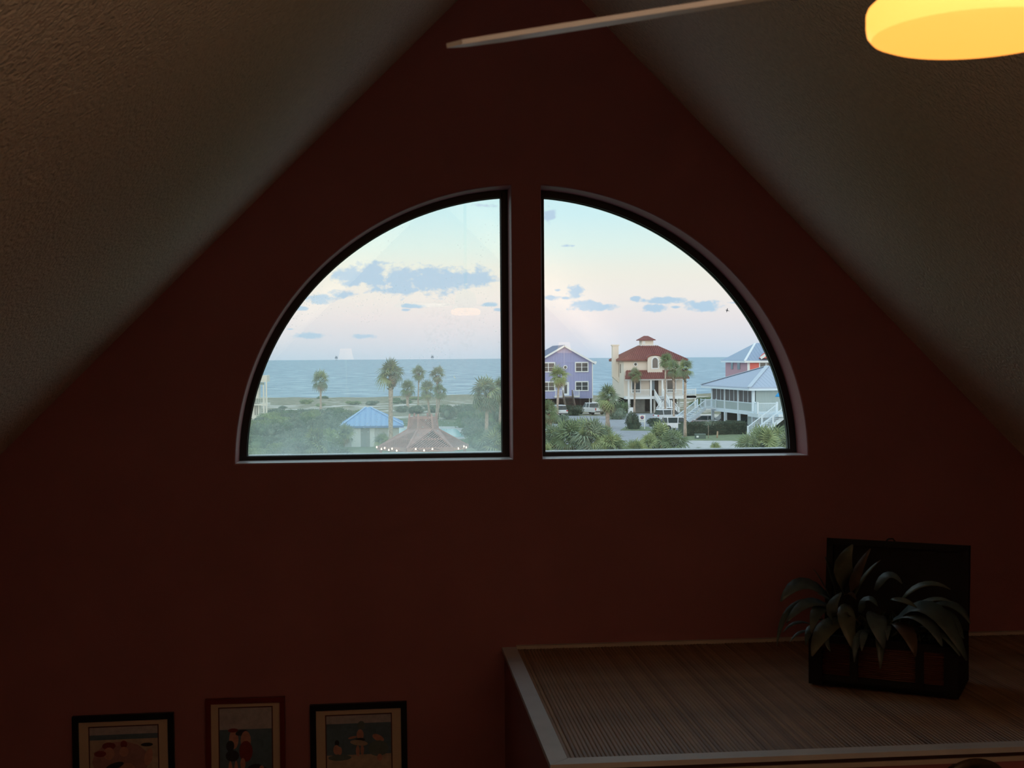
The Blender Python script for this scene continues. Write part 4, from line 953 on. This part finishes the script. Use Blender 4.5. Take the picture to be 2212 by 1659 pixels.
# ---- white beach house porch at the left window edge
Yt = gp(566, 905).y
X = lambda px: at(px, 860, Yt).x
Z = lambda py: at(566, py, Yt).z
e = empty('white_beach_house', (X(560), Yt, 0), 'white porch corner of a beach house at the far left edge', 'house')
WH2 = mat('warm_white', rgb(236, 232, 222), rough=.6)  # warm white house paint, one even colour
MB().box(X(530), X(577), Yt, Yt + 5, Z(825), Z(811)).build('upper_band', WH2, e)
MB().box(X(530), X(571), Yt - .05, Yt, Z(831), Z(826)).build('shade_band', mat('grey_green_band', rgb(150, 165, 160)), e)
for p in (569.5, 575.5): MB().box(X(p) - .11, X(p) + .11, Yt, Yt + .22, 0, Z(825)).build('column', WH2, e)
MB().box(X(530), X(578), Yt - .1, Yt + 5, Z(876), Z(872)).build('deck', WH2, e)
MB().box(X(536), X(559), Yt + .6, Yt + 4, 0, Z(872)).build('lower_wall', WH2, e)
for p in (550, 554.5): MB().box(X(p) - .04, X(p) + .04, Yt + .5, Yt + .6, .6, Z(876)).build('dark_slot', WOODSHADE, e)
MB().box(X(530), X(557.5), Yt + .8, Yt + 4, Z(860), Z(825)).build('upper_wall', WH2, e)
railing(e, [(X(540), Yt, Z(872)), (X(577), Yt, Z(872))], .85, WH2, .3, .12)

# ---- foliage
GRN = [mat('palm_green', (0.240, 0.312, 0.156, 1), rough=.6, spec=.3, var=.25, vscale=3, transl=.25), mat('palm_grey_green', (0.264, 0.324, 0.216, 1), rough=.6, spec=.3, var=.25, vscale=3, transl=.25), mat('palm_light', (0.408, 0.468, 0.216, 1), rough=.6, spec=.3, var=.25, vscale=3, transl=.25), mat('palm_dead', (.42, .31, .21, 1), rough=.85, var=.25, vscale=3)]
TRK = mat('palm_trunk', (0.480, 0.384, 0.312, 1), rough=.9, var=.3, vscale=6, bump=.5, bscale=12)
BOOT = mat('palm_boots', (.19, .135, .10, 1), rough=.9, var=.3, vscale=6)


def frond_mesh(shape, mt, seed):
    rnd = random.Random(seed); mb = MB(); arch, droop = shape
    pts = []; n = 4
    for i in range(n + 1): t = i / n; pts.append(Vector((.36 * t, 0, arch * math.sin(t * 1.5) * .34)))
    mb.tube(pts, .010, 3, caps=False)
    o = pts[-1]; d0 = (pts[-1] - pts[-2]).normalized()
    for k in range(15):
        a = (k / 14 - .5) * R(225); ln = .68 * (1 - .28 * abs(k / 7 - 1)) * rnd.uniform(.85, 1.1); dr = Vector((math.cos(a), math.sin(a), 0))
        dr = (d0 * dr.x + Vector((0, 1, 0)) * dr.y).normalized(); sd = Vector((-dr.y, dr.x, 0)); sd = sd.normalized() * .029
        m_ = o + dr * ln * .5 + Vector((0, 0, .03 - droop * .06)); tp = o + dr * ln * .93 + Vector((0, 0, -droop * ln * rnd.uniform(.5, 1.0)))
        b0 = len(mb.v); mb.mesh([o - sd * .25, o + sd * .25, m_ + sd, m_ - sd, tp], [(0, 1, 2, 3), (3, 2, 4)])
    me_o = mb.build('frond', mt, None, fix=False); me = me_o.data; bpy.data.objects.remove(me_o); return me


FR = {}
for mi in range(4):
    for si, sh in enumerate(((.9, .25), (.6, .55), (.2, .9))): FR[mi, si] = frond_mesh(sh, GRN[mi], mi * 10 + si)
TIDX = [0]


def palm(name, label, base, crown, rad, mi=0, n=30, dead=6, group=None, trunk_r=.16, boots=True, trunk=True, bk=1.0, low=-.9, seed=0, upm=1.35):
    """sabal palm: trunk from BASE to CROWN point, fronds of length RAD"""
    rnd = random.Random(seed * 31 + 5); base = Vector(base); crown = Vector(crown)
    e = empty(name, base, label, 'palm', group)
    if trunk:
        m_ = base.lerp(crown, .55) + Vector((rnd.uniform(-.12, .12), 0, 0)); n_ = 9; pts = []; rr = []
        for i in range(n_): t = i / (n_ - 1); p = base * (1 - t) ** 2 + m_ * 2 * t * (1 - t) + crown * t * t; pts.append(p); rr.append(trunk_r * (1.25 - .35 * min(1, t * 4)) * (1.0 + .06 * math.sin(i * 2.3)) )
        MB().tube(pts, rr, 9).build('trunk', TRK, e)
        if boots:
            mb = MB(); hb = min(1.5, (crown - base).length * .28)
            for k in range(46):
                t = rnd.random(); a = rnd.uniform(0, 6.283); p = crown - Vector((0, 0, hb * t)); d = Vector((math.cos(a), math.sin(a), .9)).normalized(); r1 = trunk_r * (.9 + .1 * t)
                mb.bar(p + Vector((d.x, d.y, 0)) * r1 * .8, p + Vector((d.x, d.y, 0)) * r1 + d * rnd.uniform(.12, .26) * bk * (1.1 - .5 * t), .07 * bk, .03)
            mb.build('trunk_boots', BOOT, e, fix=False)
    o = crown - base
    for k in range(n + dead):
        a = k * 2.39996 + rnd.uniform(-.25, .25)
        if k < n: t = k / n; pit = upm - t * (upm - low) + rnd.uniform(-.15, .15); m_ = mi if rnd.random() < .72 else (mi + 1) % 3
        else: pit = rnd.uniform(-1.35, -1.0); m_ = 3
        si = 0 if pit > .6 else 1 if pit > -.2 else 2
        sc = rad * rnd.uniform(.85, 1.12) * (.8 if k >= n else 1)
        ob = link_copy('frond', FR[m_, si], e, o + Vector((0, 0, rnd.uniform(-.15, .15) * rad * .3)), (rnd.uniform(-.9, .9), -pit, a), (sc, sc, sc))
    return e


def palm_px(label, cx, cy, w_px, bx, by, **kw):
    b = gp(bx, by); c = at(cx, cy, b.y); TIDX[0] += 1
    return palm('palm_tree', label, b, (c.x, b.y, c.z), w_px / F * b.y / 2 * 1.0, seed=TIDX[0], **kw)


palm_px('lone slim palm on the dune ridge left of the blue roofed hut', 693, 826, 56, 693, 890, mi=1, n=20, dead=4, trunk_r=.2)
palm_px('tall full palm standing right beside the blue roofed hut', 845, 812, 74, 845, 979, mi=1, n=34, dead=4, trunk_r=.24, low=-.5, bk=2.4)
palm_px('tall thin palm with small round crown behind the pool', 905, 808, 42, 903, 884, mi=0, n=24, dead=4, trunk_r=.14)
palm_px('ragged twin crowned palm, right of the thin palm behind the pool', 945, 812, 46, 943, 900, mi=1, n=18, dead=8, trunk_r=.17, bk=1.7)
palm_px('low stout palm left of the thin palm behind the pool', 881, 842, 46, 881, 886, mi=0, n=26, dead=8, trunk_r=.3)
palm_px('shorter leafy palm just above the gazebo lantern', 922, 846, 50, 928, 899, mi=1, n=26, dead=6, trunk_r=.2)
palm_px('leafy palm right of the gazebo lantern with slim trunk', 950, 848, 44, 945, 905, mi=0, n=24, dead=5, trunk_r=.15)
palm_px('big bushy palm beside the mullion right of the gazebo', 1052, 856, 92, 1050, 975, mi=1, n=34, dead=10, trunk_r=.2, low=-1.1)
palm_px('dense palm with light trunk against the left pane frame', 1084, 846, 70, 1080, 960, mi=0, n=34, dead=8, trunk_r=.2)
palm_px('palm with shaggy brown fronds in front of the blue house', 1208, 816, 60, 1203, 900, mi=2, n=22, dead=12, trunk_r=.2)
palm_px('small palm before the left side of the villa porch', 1372, 812, 40, 1370, 894, mi=0, n=26, dead=6, trunk_r=.16)
palm_px('tallest slim palm overlapping the villa roof', 1438, 782, 44, 1437, 899, mi=0, n=26, dead=5, trunk_r=.14)
palm_px('middle palm of the three before the villa with brown trunk', 1455, 800, 50, 1455, 929, mi=0, n=24, dead=6, trunk_r=.15, bk=1.5)
palm_px('rightmost palm of the three before the villa with thick trunk', 1480, 800, 52, 1480, 945, mi=1, n=26, dead=6, trunk_r=.17, bk=1.7)
palm_px('wide bushy palm with brown skirt between blue house and villa', 1314, 864, 74, 1313, 925, mi=1, n=32, dead=26, trunk_r=.3, low=-1.2)
palm_px('shaggy low palm under the blue house by the mullion', 1186, 892, 62, 1190, 948, mi=0, n=36, dead=18, trunk_r=.25, low=-1.1)


def palmetto(label, cx, by, w_px, mi=1, n=34, h=.5, dead=3):
    b = gp(cx, by); TIDX[0] += 1
    return palm('palmetto', label, b, b + Vector((0, 0, h)), w_px / F * b.y / 2, mi=mi, n=n, dead=dead, seed=TIDX[0] + 50, low=-.5, upm=1.5, trunk=False)


for a in [('big palmetto clump below the blue house, nearest the mullion', 1195, 968, 80, 1, 30, .7), ('big palmetto clump below the blue house, second from the mullion', 1232, 972, 104, 0, 38, .8), ('big palmetto clump below the blue house, third from the mullion', 1275, 976, 110, 1, 40, .9), ('low palmetto clump behind the big ones below the blue house', 1252, 952, 80, 0, 30, .5),
          ('dark palmetto fan leaning over the asphalt right of the big clumps', 1304, 972, 76, 0, 24, .8), ('pale palmetto beside the asphalt at the bottom of the right pane', 1322, 990, 84, 2, 40, .7), ('pale grassy palmetto left of the bright one below the sign', 1372, 996, 80, 2, 34, .4),
          ('bright green palmetto below the white sign', 1428, 968, 84, 2, 40, .75, 6), ('spreading palmetto right of the one below the white sign', 1456, 976, 84, 0, 30, .4, 10), ('low dry palmetto fronds left below the white sign', 1402, 976, 60, 2, 30, .5, 10),
          ('small palmetto tips on the pale drive', 1512, 992, 40, 0, 16, .3), ('light green palmetto tips at the bottom of the pale drive', 1546, 992, 50, 2, 22, .6), ('large yellow green fan palmetto below the front stair', 1648, 988, 104, 2, 36, .8), ('upright yellow green fan right of the large palmetto', 1676, 986, 110, 2, 12, .9), ('dark palmetto left of the large fan palmetto', 1614, 990, 84, 0, 26, .6),
          ('palmetto fans at the right bottom corner of the right pane', 1704, 994, 80, 1, 38, 1.0), ('palmetto fans at the right bottom corner of the left pane', 1062, 1004, 90, 1, 44, 1.3), ('palmetto tucked against the left pane frame near the sill', 1094, 1002, 84, 0, 44, 2.2), ('feathery palmetto left of the hut near the sill', 682, 996, 84, 1, 48, 1.2), ('small palmetto beside the hut door', 826, 974, 46, 1, 30, .8), ('palmetto at the left wall of the hut', 746, 972, 54, 1, 36, 1.4), ('slim leaved palmetto in the grass corner by the mullion', 1178, 990, 56, 2, 18, .4)]: palmetto(*a)

SHR = [mat('shrub_green', (0.204, 0.288, 0.156, 1), rough=.8, var=.35, vscale=1.5, transl=.2), mat('shrub_grey_green', (0.252, 0.312, 0.228, 1), rough=.8, var=.35, vscale=1.5, transl=.2), mat('shrub_light', (0.324, 0.408, 0.204, 1), rough=.8, var=.35, vscale=1.5, transl=.2), mat('hedge_dark', (0.102, 0.138, 0.090, 1), rough=.8, var=.35, vscale=1.5, transl=.1)]


def shrub_mesh(mt, seed, n=2000):
    rnd = random.Random(seed); mb = MB(); lumps = [(Vector((rnd.uniform(-.55, .55), rnd.uniform(-.5, .5), rnd.uniform(.3, .68))), rnd.uniform(.30, .48)) for _ in range(9)] + [(Vector((0, 0, .3)), .62)]
    for c_, r_ in lumps:
        k = 8; pf = [(max(.01, r_ * .7 * math.sin(math.pi * i / 6)), -r_ * .7 * math.cos(math.pi * i / 6)) for i in range(7)]; mb.lathe(pf, c_, k)
    for i in range(n):
        c_, r_ = lumps[i % len(lumps)]; u = rnd.uniform(-.6, 1); a = rnd.uniform(0, 6.283); q = math.sqrt(max(0, 1 - u * u)); d = Vector((q * math.cos(a), q * math.sin(a), u))
        p = c_ + d * r_ * rnd.uniform(.7, 1.1)
        if p.z < .0: p.z = rnd.random() * .1
        t1 = (d + Vector((rnd.uniform(-.9, .9), rnd.uniform(-.9, .9), rnd.uniform(-.2, 1)))).normalized() * rnd.uniform(.07, .16); t2 = t1.cross(Vector((rnd.uniform(-1, 1), rnd.uniform(-1, 1), rnd.uniform(-1, 1)))).normalized() * rnd.uniform(.022, .045)
        mb.poly([p, p + t1 * .5 + t2, p + t1, p + t1 * .5 - t2])
    o = mb.build('shrub', mt, None, fix=False); me = o.data; bpy.data.objects.remove(o); return me


SM = {(m_, k): shrub_mesh(SHR[m_], m_ * 7 + k) for m_ in range(4) for k in range(2)}
SI = [0]


def shrub(px, by, w_px, h_px, mi, label, group=None, name='shrub'):
    b = gp(px, by); SI[0] += 1; sc = w_px / F * b.y / 2 / .95; sz_ = h_px / F * b.y / 1.02
    o = bpy.data.objects.new(name, SM[mi, SI[0] % 2]); COL.objects.link(o); o.location = b - Vector((0, 0, .05)); o.scale = (sc, sc, sz_); o.rotation_euler = (0, 0, SI[0] * 1.7)
    return tag(o, label, 'shrub', group)


ORD = 'first second third fourth fifth sixth seventh eighth ninth tenth eleventh twelfth thirteenth fourteenth fifteenth sixteenth seventeenth eighteenth nineteenth twentieth twenty-first twenty-second twenty-third twenty-fourth twenty-fifth twenty-sixth'.split()
TONE = ['dark green', 'grey green', 'light green']
rnd = random.Random(3)
ROWS = ['rearmost row left of the hut', 'sixth row up, left of hut', 'fifth row up, left of hut', 'fourth row up, left of hut', 'third row up, left of hut', 'second row up, left of hut', 'front row left of the hut']
for row, (by, x0, x1, n, w_, h_) in enumerate(((900, 580, 790, 7, 44, 16), (912, 560, 770, 7, 52, 22), (925, 550, 745, 6, 56, 26), (940, 545, 740, 6, 62, 30), (957, 540, 735, 6, 66, 34), (975, 540, 730, 6, 70, 34), (992, 545, 735, 5, 74, 36))):
    for i in range(n):
        m_ = rnd.choice((0, 1, 1, 2))
        shrub(x0 + (x1 - x0) * (i + rnd.uniform(.3, .7)) / n, by + rnd.uniform(-3, 3), w_ * rnd.uniform(.8, 1.25), h_ * rnd.uniform(.8, 1.3), m_, '%s scrub shrub, %s from left in the %s' % (TONE[m_], ORD[i], ROWS[row]), 'scrub thicket left of the hut')
ROWS = ['rear row behind the pool', 'second row behind the pool', 'third row beside the pool', 'fourth row beside the gazebo', 'front row beside the gazebo']
for row, (by, x0, x1, n, w_, h_) in enumerate(((890, 860, 1085, 8, 40, 18), (903, 950, 1090, 5, 52, 28), (925, 985, 1095, 4, 56, 34), (945, 1005, 1095, 4, 56, 34), (968, 1020, 1095, 4, 56, 32))):
    for i in range(n):
        m_ = rnd.choice((0, 1, 1))
        shrub(x0 + (x1 - x0) * (i + rnd.uniform(.3, .7)) / n, by + rnd.uniform(-3, 3), w_ * rnd.uniform(.8, 1.25), h_ * rnd.uniform(.8, 1.3), m_, '%s scrub shrub, %s from left in the %s' % (TONE[m_], ORD[i], ROWS[row]), 'scrub thicket behind the pool')
dx = sorted([rnd.uniform(570, 1085) for _ in range(18)] + [rnd.uniform(1284, 1326) for _ in range(4)] + [rnd.uniform(1490, 1540) for _ in range(4)])
for i, x in enumerate(dx):
    m_ = rnd.choice((0, 1, 2)); shrub(x, rnd.uniform(862, 884), rnd.uniform(18, 40), rnd.uniform(5, 10), m_, 'low %s dune shrub on the far ridge, %s from the left' % (TONE[m_], ORD[i]), 'low dune shrubs')
for i, (px, by, w_, h_, mi, lab) in enumerate([(1240, 897, 46, 21, 3, 'dark clipped shrub between the pickup and the white car'), (1369, 928, 40, 36, 3, 'round dark shrub left of the white sign'), (1345, 893, 36, 26, 0, 'green shrub at the left foot of the villa'), (1330, 905, 50, 20, 2, 'light grassy shrub under the wide bushy palm'), (1412, 921, 34, 18, 3, 'low dark shrub right of the white sign'), (1175, 925, 50, 30, 0, 'green shrub by the mullion under the shaggy palm'),
        (1425, 893, 18, 10, 0, 'small shrub at the foot of the villa stair'), (1334, 906, 50, 26, 1, 'grey green shrub between the wide bushy palm and the villa'), (1232, 930, 50, 22, 0, 'dark green shrub behind the palmetto clump'), (1205, 915, 44, 22, 1, 'grey shrub under the white car'), (1520, 880, 60, 22, 0, 'green dune shrub between villa and porch house'), (1712, 960, 60, 46, 0, 'dark shrub under the front stair at the right edge'), (1690, 940, 50, 30, 3, 'dark shrub behind the front stair at the right edge')]): shrub(px, by, w_, h_, mi, lab)


def hedge(name, px0, px1, by0, by1, top_px, depth, label):
    a, b = gp(px0, by0), gp(px1, by1); d = (b - a); Ln = d.length; d.normalize(); nrm = Vector((-d.y, d.x, 0)); h = top_px / F * a.y; rnd = random.Random(9); mb = MB()
    segs = 14
    for i in range(segs):
        p, q_ = a + d * Ln * i / segs, a + d * Ln * (i + 1) / segs; hh = h * (.86 + .1 * rnd.random()); mb.extr([p, q_, q_ + nrm * depth, p + nrm * depth], (0, 0, hh))
    for i in range(5200):
        t = rnd.random(); k = rnd.random(); hz = h * (.9 + .12 * mnoise.noise(Vector((t * 14, 0, 0))))
        if k < .6: p = a + d * Ln * t + Vector((0, 0, hz * rnd.random())) - nrm * .05; nn = -nrm
        else: p = a + d * Ln * t + nrm * depth * rnd.random() + Vector((0, 0, hz)); nn = Vector((0, 0, 1))
        t1 = (nn + Vector((rnd.uniform(-1, 1), rnd.uniform(-1, 1), rnd.uniform(-.3, 1)))).normalized() * rnd.uniform(.12, .24); t2 = t1.cross(Vector((rnd.uniform(-1, 1), rnd.uniform(-1, 1), rnd.uniform(-1, 1)))).normalized() * rnd.uniform(.03, .06)
        mb.poly([p, p + t1 * .5 + t2, p + t1, p + t1 * .5 - t2])
    return tag(mb.build(name, SHR[3], None, org=a, fix=False), label, 'hedge')


hedge('hedge', 1484, 1612, 943, 938, 30, 1.8, 'long dark clipped hedge in front of the screened porch house')

# ---- vehicles
TYRE = mat('tyre_black', (.02, .02, .02, 1), rough=.8); CGL = mat('car_glass', (.03, .045, .05, 1), rough=.08, spec=.6); TAIL = mat('tail_light_red', (.45, .02, .02, 1), rough=.3); CHR = mat('bumper_grey', (.10, .10, .11, 1), rough=.4)
WCAR = mat('white_car_paint', (.78, .80, .82, 1), rough=.25, coat=.5); DCAR = mat('dark_car_paint', (.06, .065, .075, 1), rough=.25, coat=.5); GCAR = mat('silver_car_paint', (.33, .34, .36, 1), rough=.3, coat=.5)


def car(name, label, pos, heading, kind, paint, group=None):
    """+x is the nose"""
    e = empty(name, pos, label, 'truck' if kind == 'pickup' else 'car', group); e.rotation_euler = (0, 0, heading)
    def pr(nm, prof, w0, w1, mt, par=e, zsplit=None):
        mb = MB(); z0 = min(p[1] for p in prof); z1 = max(p[1] for p in prof); n = len(prof)
        wz = lambda z: (w0 + (w1 - w0) * (z - z0) / max(1e-3, z1 - z0)) / 2
        vs = [(x, -wz(z), z) for x, z in prof] + [(x, wz(z), z) for x, z in prof]
        mb.mesh(vs, [tuple(range(n)), tuple(range(n, 2 * n))[::-1]] + [(i, (i + 1) % n, n + (i + 1) % n, n + i) for i in range(n)]); o = mb.build(nm, mt, None); o.parent = par; return o
    def bx(nm, mt, *a): o = MB().box(*a).build(nm, mt, None); o.parent = e; return o
    if kind == 'pickup':
        pr('body', [(-2.8, .55), (-2.8, 1.12), (-.75, 1.12), (-.75, 1.15), (1.3, 1.15), (1.45, 1.12), (2.75, 1.02), (2.85, .8), (2.85, .5), (2.3, .42), (-2.3, .42)], 1.98, 1.90, paint)
        cb = pr('cab_windows', [(-.72, 1.15), (-.62, 1.80), (.75, 1.80), (1.42, 1.15)], 1.84, 1.52, CGL); pr('roof', [(-.7, 1.78), (-.62, 1.86), (.72, 1.86), (.82, 1.78)], 1.60, 1.5, paint)
        for x0, x1 in ((-.72, -.64), (.2, .3)):
            for sg in (-1, 1): o = MB().bar((x0, sg * .93, 1.15), (x0 + .06, sg * .78, 1.8), .09, .05).build('pillar', paint, None); o.parent = e
        bx('bed_inside', WOODSHADE, -2.68, -.85, -.8, .8, 1.06, 1.125); bx('tailgate', paint, -2.84, -2.79, -.86, .86, .62, 1.13); bx('bumper', CHR, -2.98, -2.8, -.95, .95, .45, .62)
        for sg in (-1, 1): bx('tail_light', TAIL, -2.85, -2.78, sg * .96 - .07, sg * .96 + .07, .72, 1.08)
        wx, wr = (-1.75, 1.85), .4
    else:
        h = {'suv': 1.72, 'sedan': 1.45}[kind]; b = .98 if kind == 'suv' else .88
        back = -2.2
        pr('body', [(back - .08, .45), (back - .12, .8), (back, b), (1.05, b), (1.2, b - .02), (2.15, b - .16), (2.3, .62), (2.25, .36), (-2.0, .34)], 1.86, 1.74, paint)
        pr('windows', ([(back + .02, b), (-1.95, h - .06), (.35, h - .06), (1.22, b)] if kind == 'suv' else [(-1.75, b), (-1.05, h - .06), (.25, h - .06), (1.15, b)]), 1.70, 1.34, CGL)
        pr('roof', ([(-2.02, h - .10), (-1.9, h), (.2, h), (.45, h - .10)] if kind == 'suv' else [(-1.1, h - .08), (-.95, h), (.15, h), (.32, h - .08)]), 1.42, 1.3, paint)
        for x0, x1 in ((.95, .38), (-.25, -.2), (-1.45, -1.5)):
            if kind == 'sedan' and x0 < -1: continue
            for sg in (-1, 1): o = MB().bar((x0, sg * .85, b), (x1, sg * .69, h - .05), .1, .04).build('pillar', paint, None); o.parent = e
        for sg in (-1, 1): bx('tail_light', TAIL, back - .12, back - .02, sg * .78 - .12, sg * .78 + .12, b - .22, b - .04)
        bx('bumper', CHR, back - .16, back, -.85, .85, .36, .5); wx, wr = (-1.4, 1.42), .35
    for x in wx:
        for sg in (-1, 1):
            o = MB().lathe([(0, -.11), (wr * .6, -.12), (wr * .62, -.10), (wr, -.1), (wr, .1), (wr * .62, .1), (wr * .6, .12), (0, .11)], (x, sg * .86, wr), 18, axis='y').build('wheel', TYRE, None); o.parent = e
    return e


car('pickup_truck', 'white pickup truck seen from behind, parked below the blue house', gp(1278, 895), R(112), 'pickup', WCAR)
car('parked_car', 'white hatchback half hidden by the palm trunk below the blue house', gp(1205, 898), R(100), 'suv', WCAR)
car('parked_car', 'white estate car parked behind another white car near the villa stair', gp(1449, 910), R(12), 'suv', WCAR)
car('parked_car', 'white car nearest the two palms, in front of another white car', gp(1468, 930), R(-10), 'suv', WCAR)
car('parked_car', 'dark grey car behind the hedge end beside the far stair', gp(1532, 921), R(-10), 'sedan', GCAR)
car('parked_car', 'dark car under the porch house between its outer posts', hp(Ls * .62, 2.6, 0.02), R(200), 'sedan', DCAR)
car('parked_car', 'dark green black car under the middle of the porch house', hp(Ls * .33, 2.8, 0.02), R(185), 'sedan', DCAR)
car('parked_car', 'silver car under the far end of the porch house', hp(Ls * .93, 1.5, 0.02), R(190), 'suv', GCAR)

# ---- signs and small things along the drive
def sign(label, px0, px1, py0, py1, base_y, post_px, emblem=False):
    b = gp(post_px, base_y); e = empty('sign', b, label, 'sign')
    a, c_ = at(px0, py0, b.y), at(px1, py1, b.y)
    MB().box(b.x - .06, b.x + .06, b.y, b.y + .1, 0, a.z).build('post', HW, e)
    MB().box(a.x, c_.x, b.y - .06, b.y, c_.z, a.z).build('board', HW, e)
    if emblem:
        m_ = Vector(((a.x + c_.x) / 2, b.y - .065, a.z - (a.z - c_.z) * .36)); r_ = (c_.x - a.x) * .27
        em = MB().lathe([(0, 0), (r_, 0), (r_, .005)], m_, 24, axis='y').build('emblem', mat('emblem_red', rgb(196, 92, 84), rough=.6), e)
        MB().lathe([(0, -.006), (r_ * .62, -.006), (r_ * .62, -.001)], m_, 20, axis='y').build('emblem_centre', mat('emblem_blue', rgb(110, 130, 170), rough=.6), em)
        for k, f_ in enumerate((.70, .80)): MB().box(a.x + (c_.x - a.x) * .22, c_.x - (c_.x - a.x) * .22, b.y - .066, b.y - .06, a.z - (a.z - c_.z) * (f_ + .04), a.z - (a.z - c_.z) * f_).build('text_line', mat('sign_grey', rgb(170, 178, 186)), e)
    return e


sign('white sign board with round red emblem by the round shrub', 1380, 1394, 896, 912, 928, 1392.5, True)
sign('small plain white sign below the villa porch', 1359.5, 1367.5, 880, 891, 896, 1363.5)
ub = gp(1514, 949); e = empty('utility_box', ub, 'green utility box on the grass verge below the hedge', 'utility box')
w_ = 22 / F * ub.y / 2; MB().box(ub.x - w_, ub.x + w_, ub.y, ub.y + .6, 0, .5).build('body', mat('box_green', (.11, .16, .14, 1), rough=.6), e); MB().box(ub.x - w_ - .03, ub.x + w_ + .03, ub.y - .03, ub.y + .63, .5, .58).build('lid', mat('box_green_lid', (.15, .21, .19, 1), rough=.6), e); MB().box(ub.x - w_ + .05, ub.x - w_ + .3, ub.y - .02, ub.y, .2, .4).build('label_plate', HW, e)
mp_ = gp(1549, 947); e = empty('marker_post', mp_, 'short tan marker post on the grass below the hedge', 'post')
MB().tube([mp_, mp_ + Vector((.05, 0, .7))], [.10, .08], 8).build('shaft', mat('tan_post', (.5, .36, .24, 1), rough=.8), e); MB().lathe([(.085, .7), (.09, .76), (.0, .8)], mp_ + Vector((.05, 0, 0)), 8).build('cap', mat('tan_post', (.5, .36, .24, 1)), e)
sp_ = gp(1530, 948); e = empty('sapling', sp_, 'thin young sapling in front of the hedge', 'tree')
MB().tube([sp_, sp_ + Vector((.02, 0, 1.1)), sp_ + Vector((-.03, 0, 1.5))], [.035, .025, .015], 6).build('trunk', TRK, e)
rnd = random.Random(4); mb = MB(); cc_ = sp_ + Vector((0, 0, 1.7))
for i in range(130):
    p = cc_ + Vector((rnd.gauss(0, .25), rnd.gauss(0, .25), rnd.gauss(0, .16))); t1 = Vector((rnd.uniform(-1, 1), rnd.uniform(-1, 1), rnd.uniform(-.5, 1))).normalized() * .13; t2 = t1.cross(Vector((rnd.random(), rnd.random(), -.5))).normalized() * .04; mb.poly([p, p + t1 * .5 + t2, p + t1, p + t1 * .5 - t2])
mb.build('crown', SHR[1], e, fix=False)

# ---- far out at sea, and in the air
RIG = mat('rig_grey', (.26, .32, .38, 1), rough=.8)
for px, py, lab in ((726.5, 777.4, 'distant oil platform on the horizon left of the tall palm'), (934, 775.6, 'distant oil platform on the horizon above the ragged palm')):
    p = at(px, 777, 15000); p.z = -2; e = empty('oil_platform', p, lab, 'platform'); k = 5.4
    for i in (-1, 1):
        for j in (-1, 1): MB().bar(p + Vector((i * 8, j * 8, 0)), p + Vector((i * 6, j * 6, 26)), 3, 3).build('leg', RIG, e)
    MB().box(p.x - 17, p.x + 17, p.y - 14, p.y + 14, 22, 34).build('deck', RIG, e); MB().box(p.x - 11, p.x + 11, p.y - 10, p.y + 10, 34, 46).build('housing', RIG, e)
    MB().bar(p + Vector((5, 0, 44)), p + Vector((14, 0, 58)), 2, 2).build('crane', RIG, e); MB().bar(p + Vector((-5, 0, 44)), p + Vector((-5, 0, 60)), 3, 3).build('derrick', RIG, e)


def bird(label, px, py, Y, span, roll, mt):
    p = at(px, py, Y); mb = MB(); k = span / 2
    mb.tube([(-.0, -.45 * k, 0), (0, -.2 * k, .02), (0, .15 * k, .03), (0, .42 * k, .05), (0, .55 * k, .04)], [.015 * k, .1 * k, .12 * k, .07 * k, .01 * k], 8)
    for s_ in (-1, 1):
        mb.mesh([(s_ * .05 * k, -.15 * k, .03), (s_ * .05 * k, .2 * k, .05), (s_ * .5 * k, .25 * k, .22 * k), (s_ * .5 * k, .0, .22 * k), (s_ * k, .02 * k, .12 * k)], [(0, 1, 2, 3), (3, 2, 4)])
    mb.mesh([(0, -.45 * k, 0), (-.1 * k, -.7 * k, 0), (.1 * k, -.7 * k, 0)], [(0, 1, 2)])
    o = mb.build('bird', mt, None, fix=False); o.location = p; o.rotation_euler = (R(20), R(roll), R(60)); so = o.modifiers.new('thickness', 'SOLIDIFY'); so.thickness = .01
    return tag(o, label, 'bird')


bird('small dark bird gliding in the sky right of the clouds', 1571, 671, 150, .75, -50, mat('bird_dark', (.05, .05, .06, 1)))
bird('small white bird flying over the sea right of the palms', 981.5, 815.5, 170, .8, 50, mat('bird_white', (.85, .85, .75, 1)))
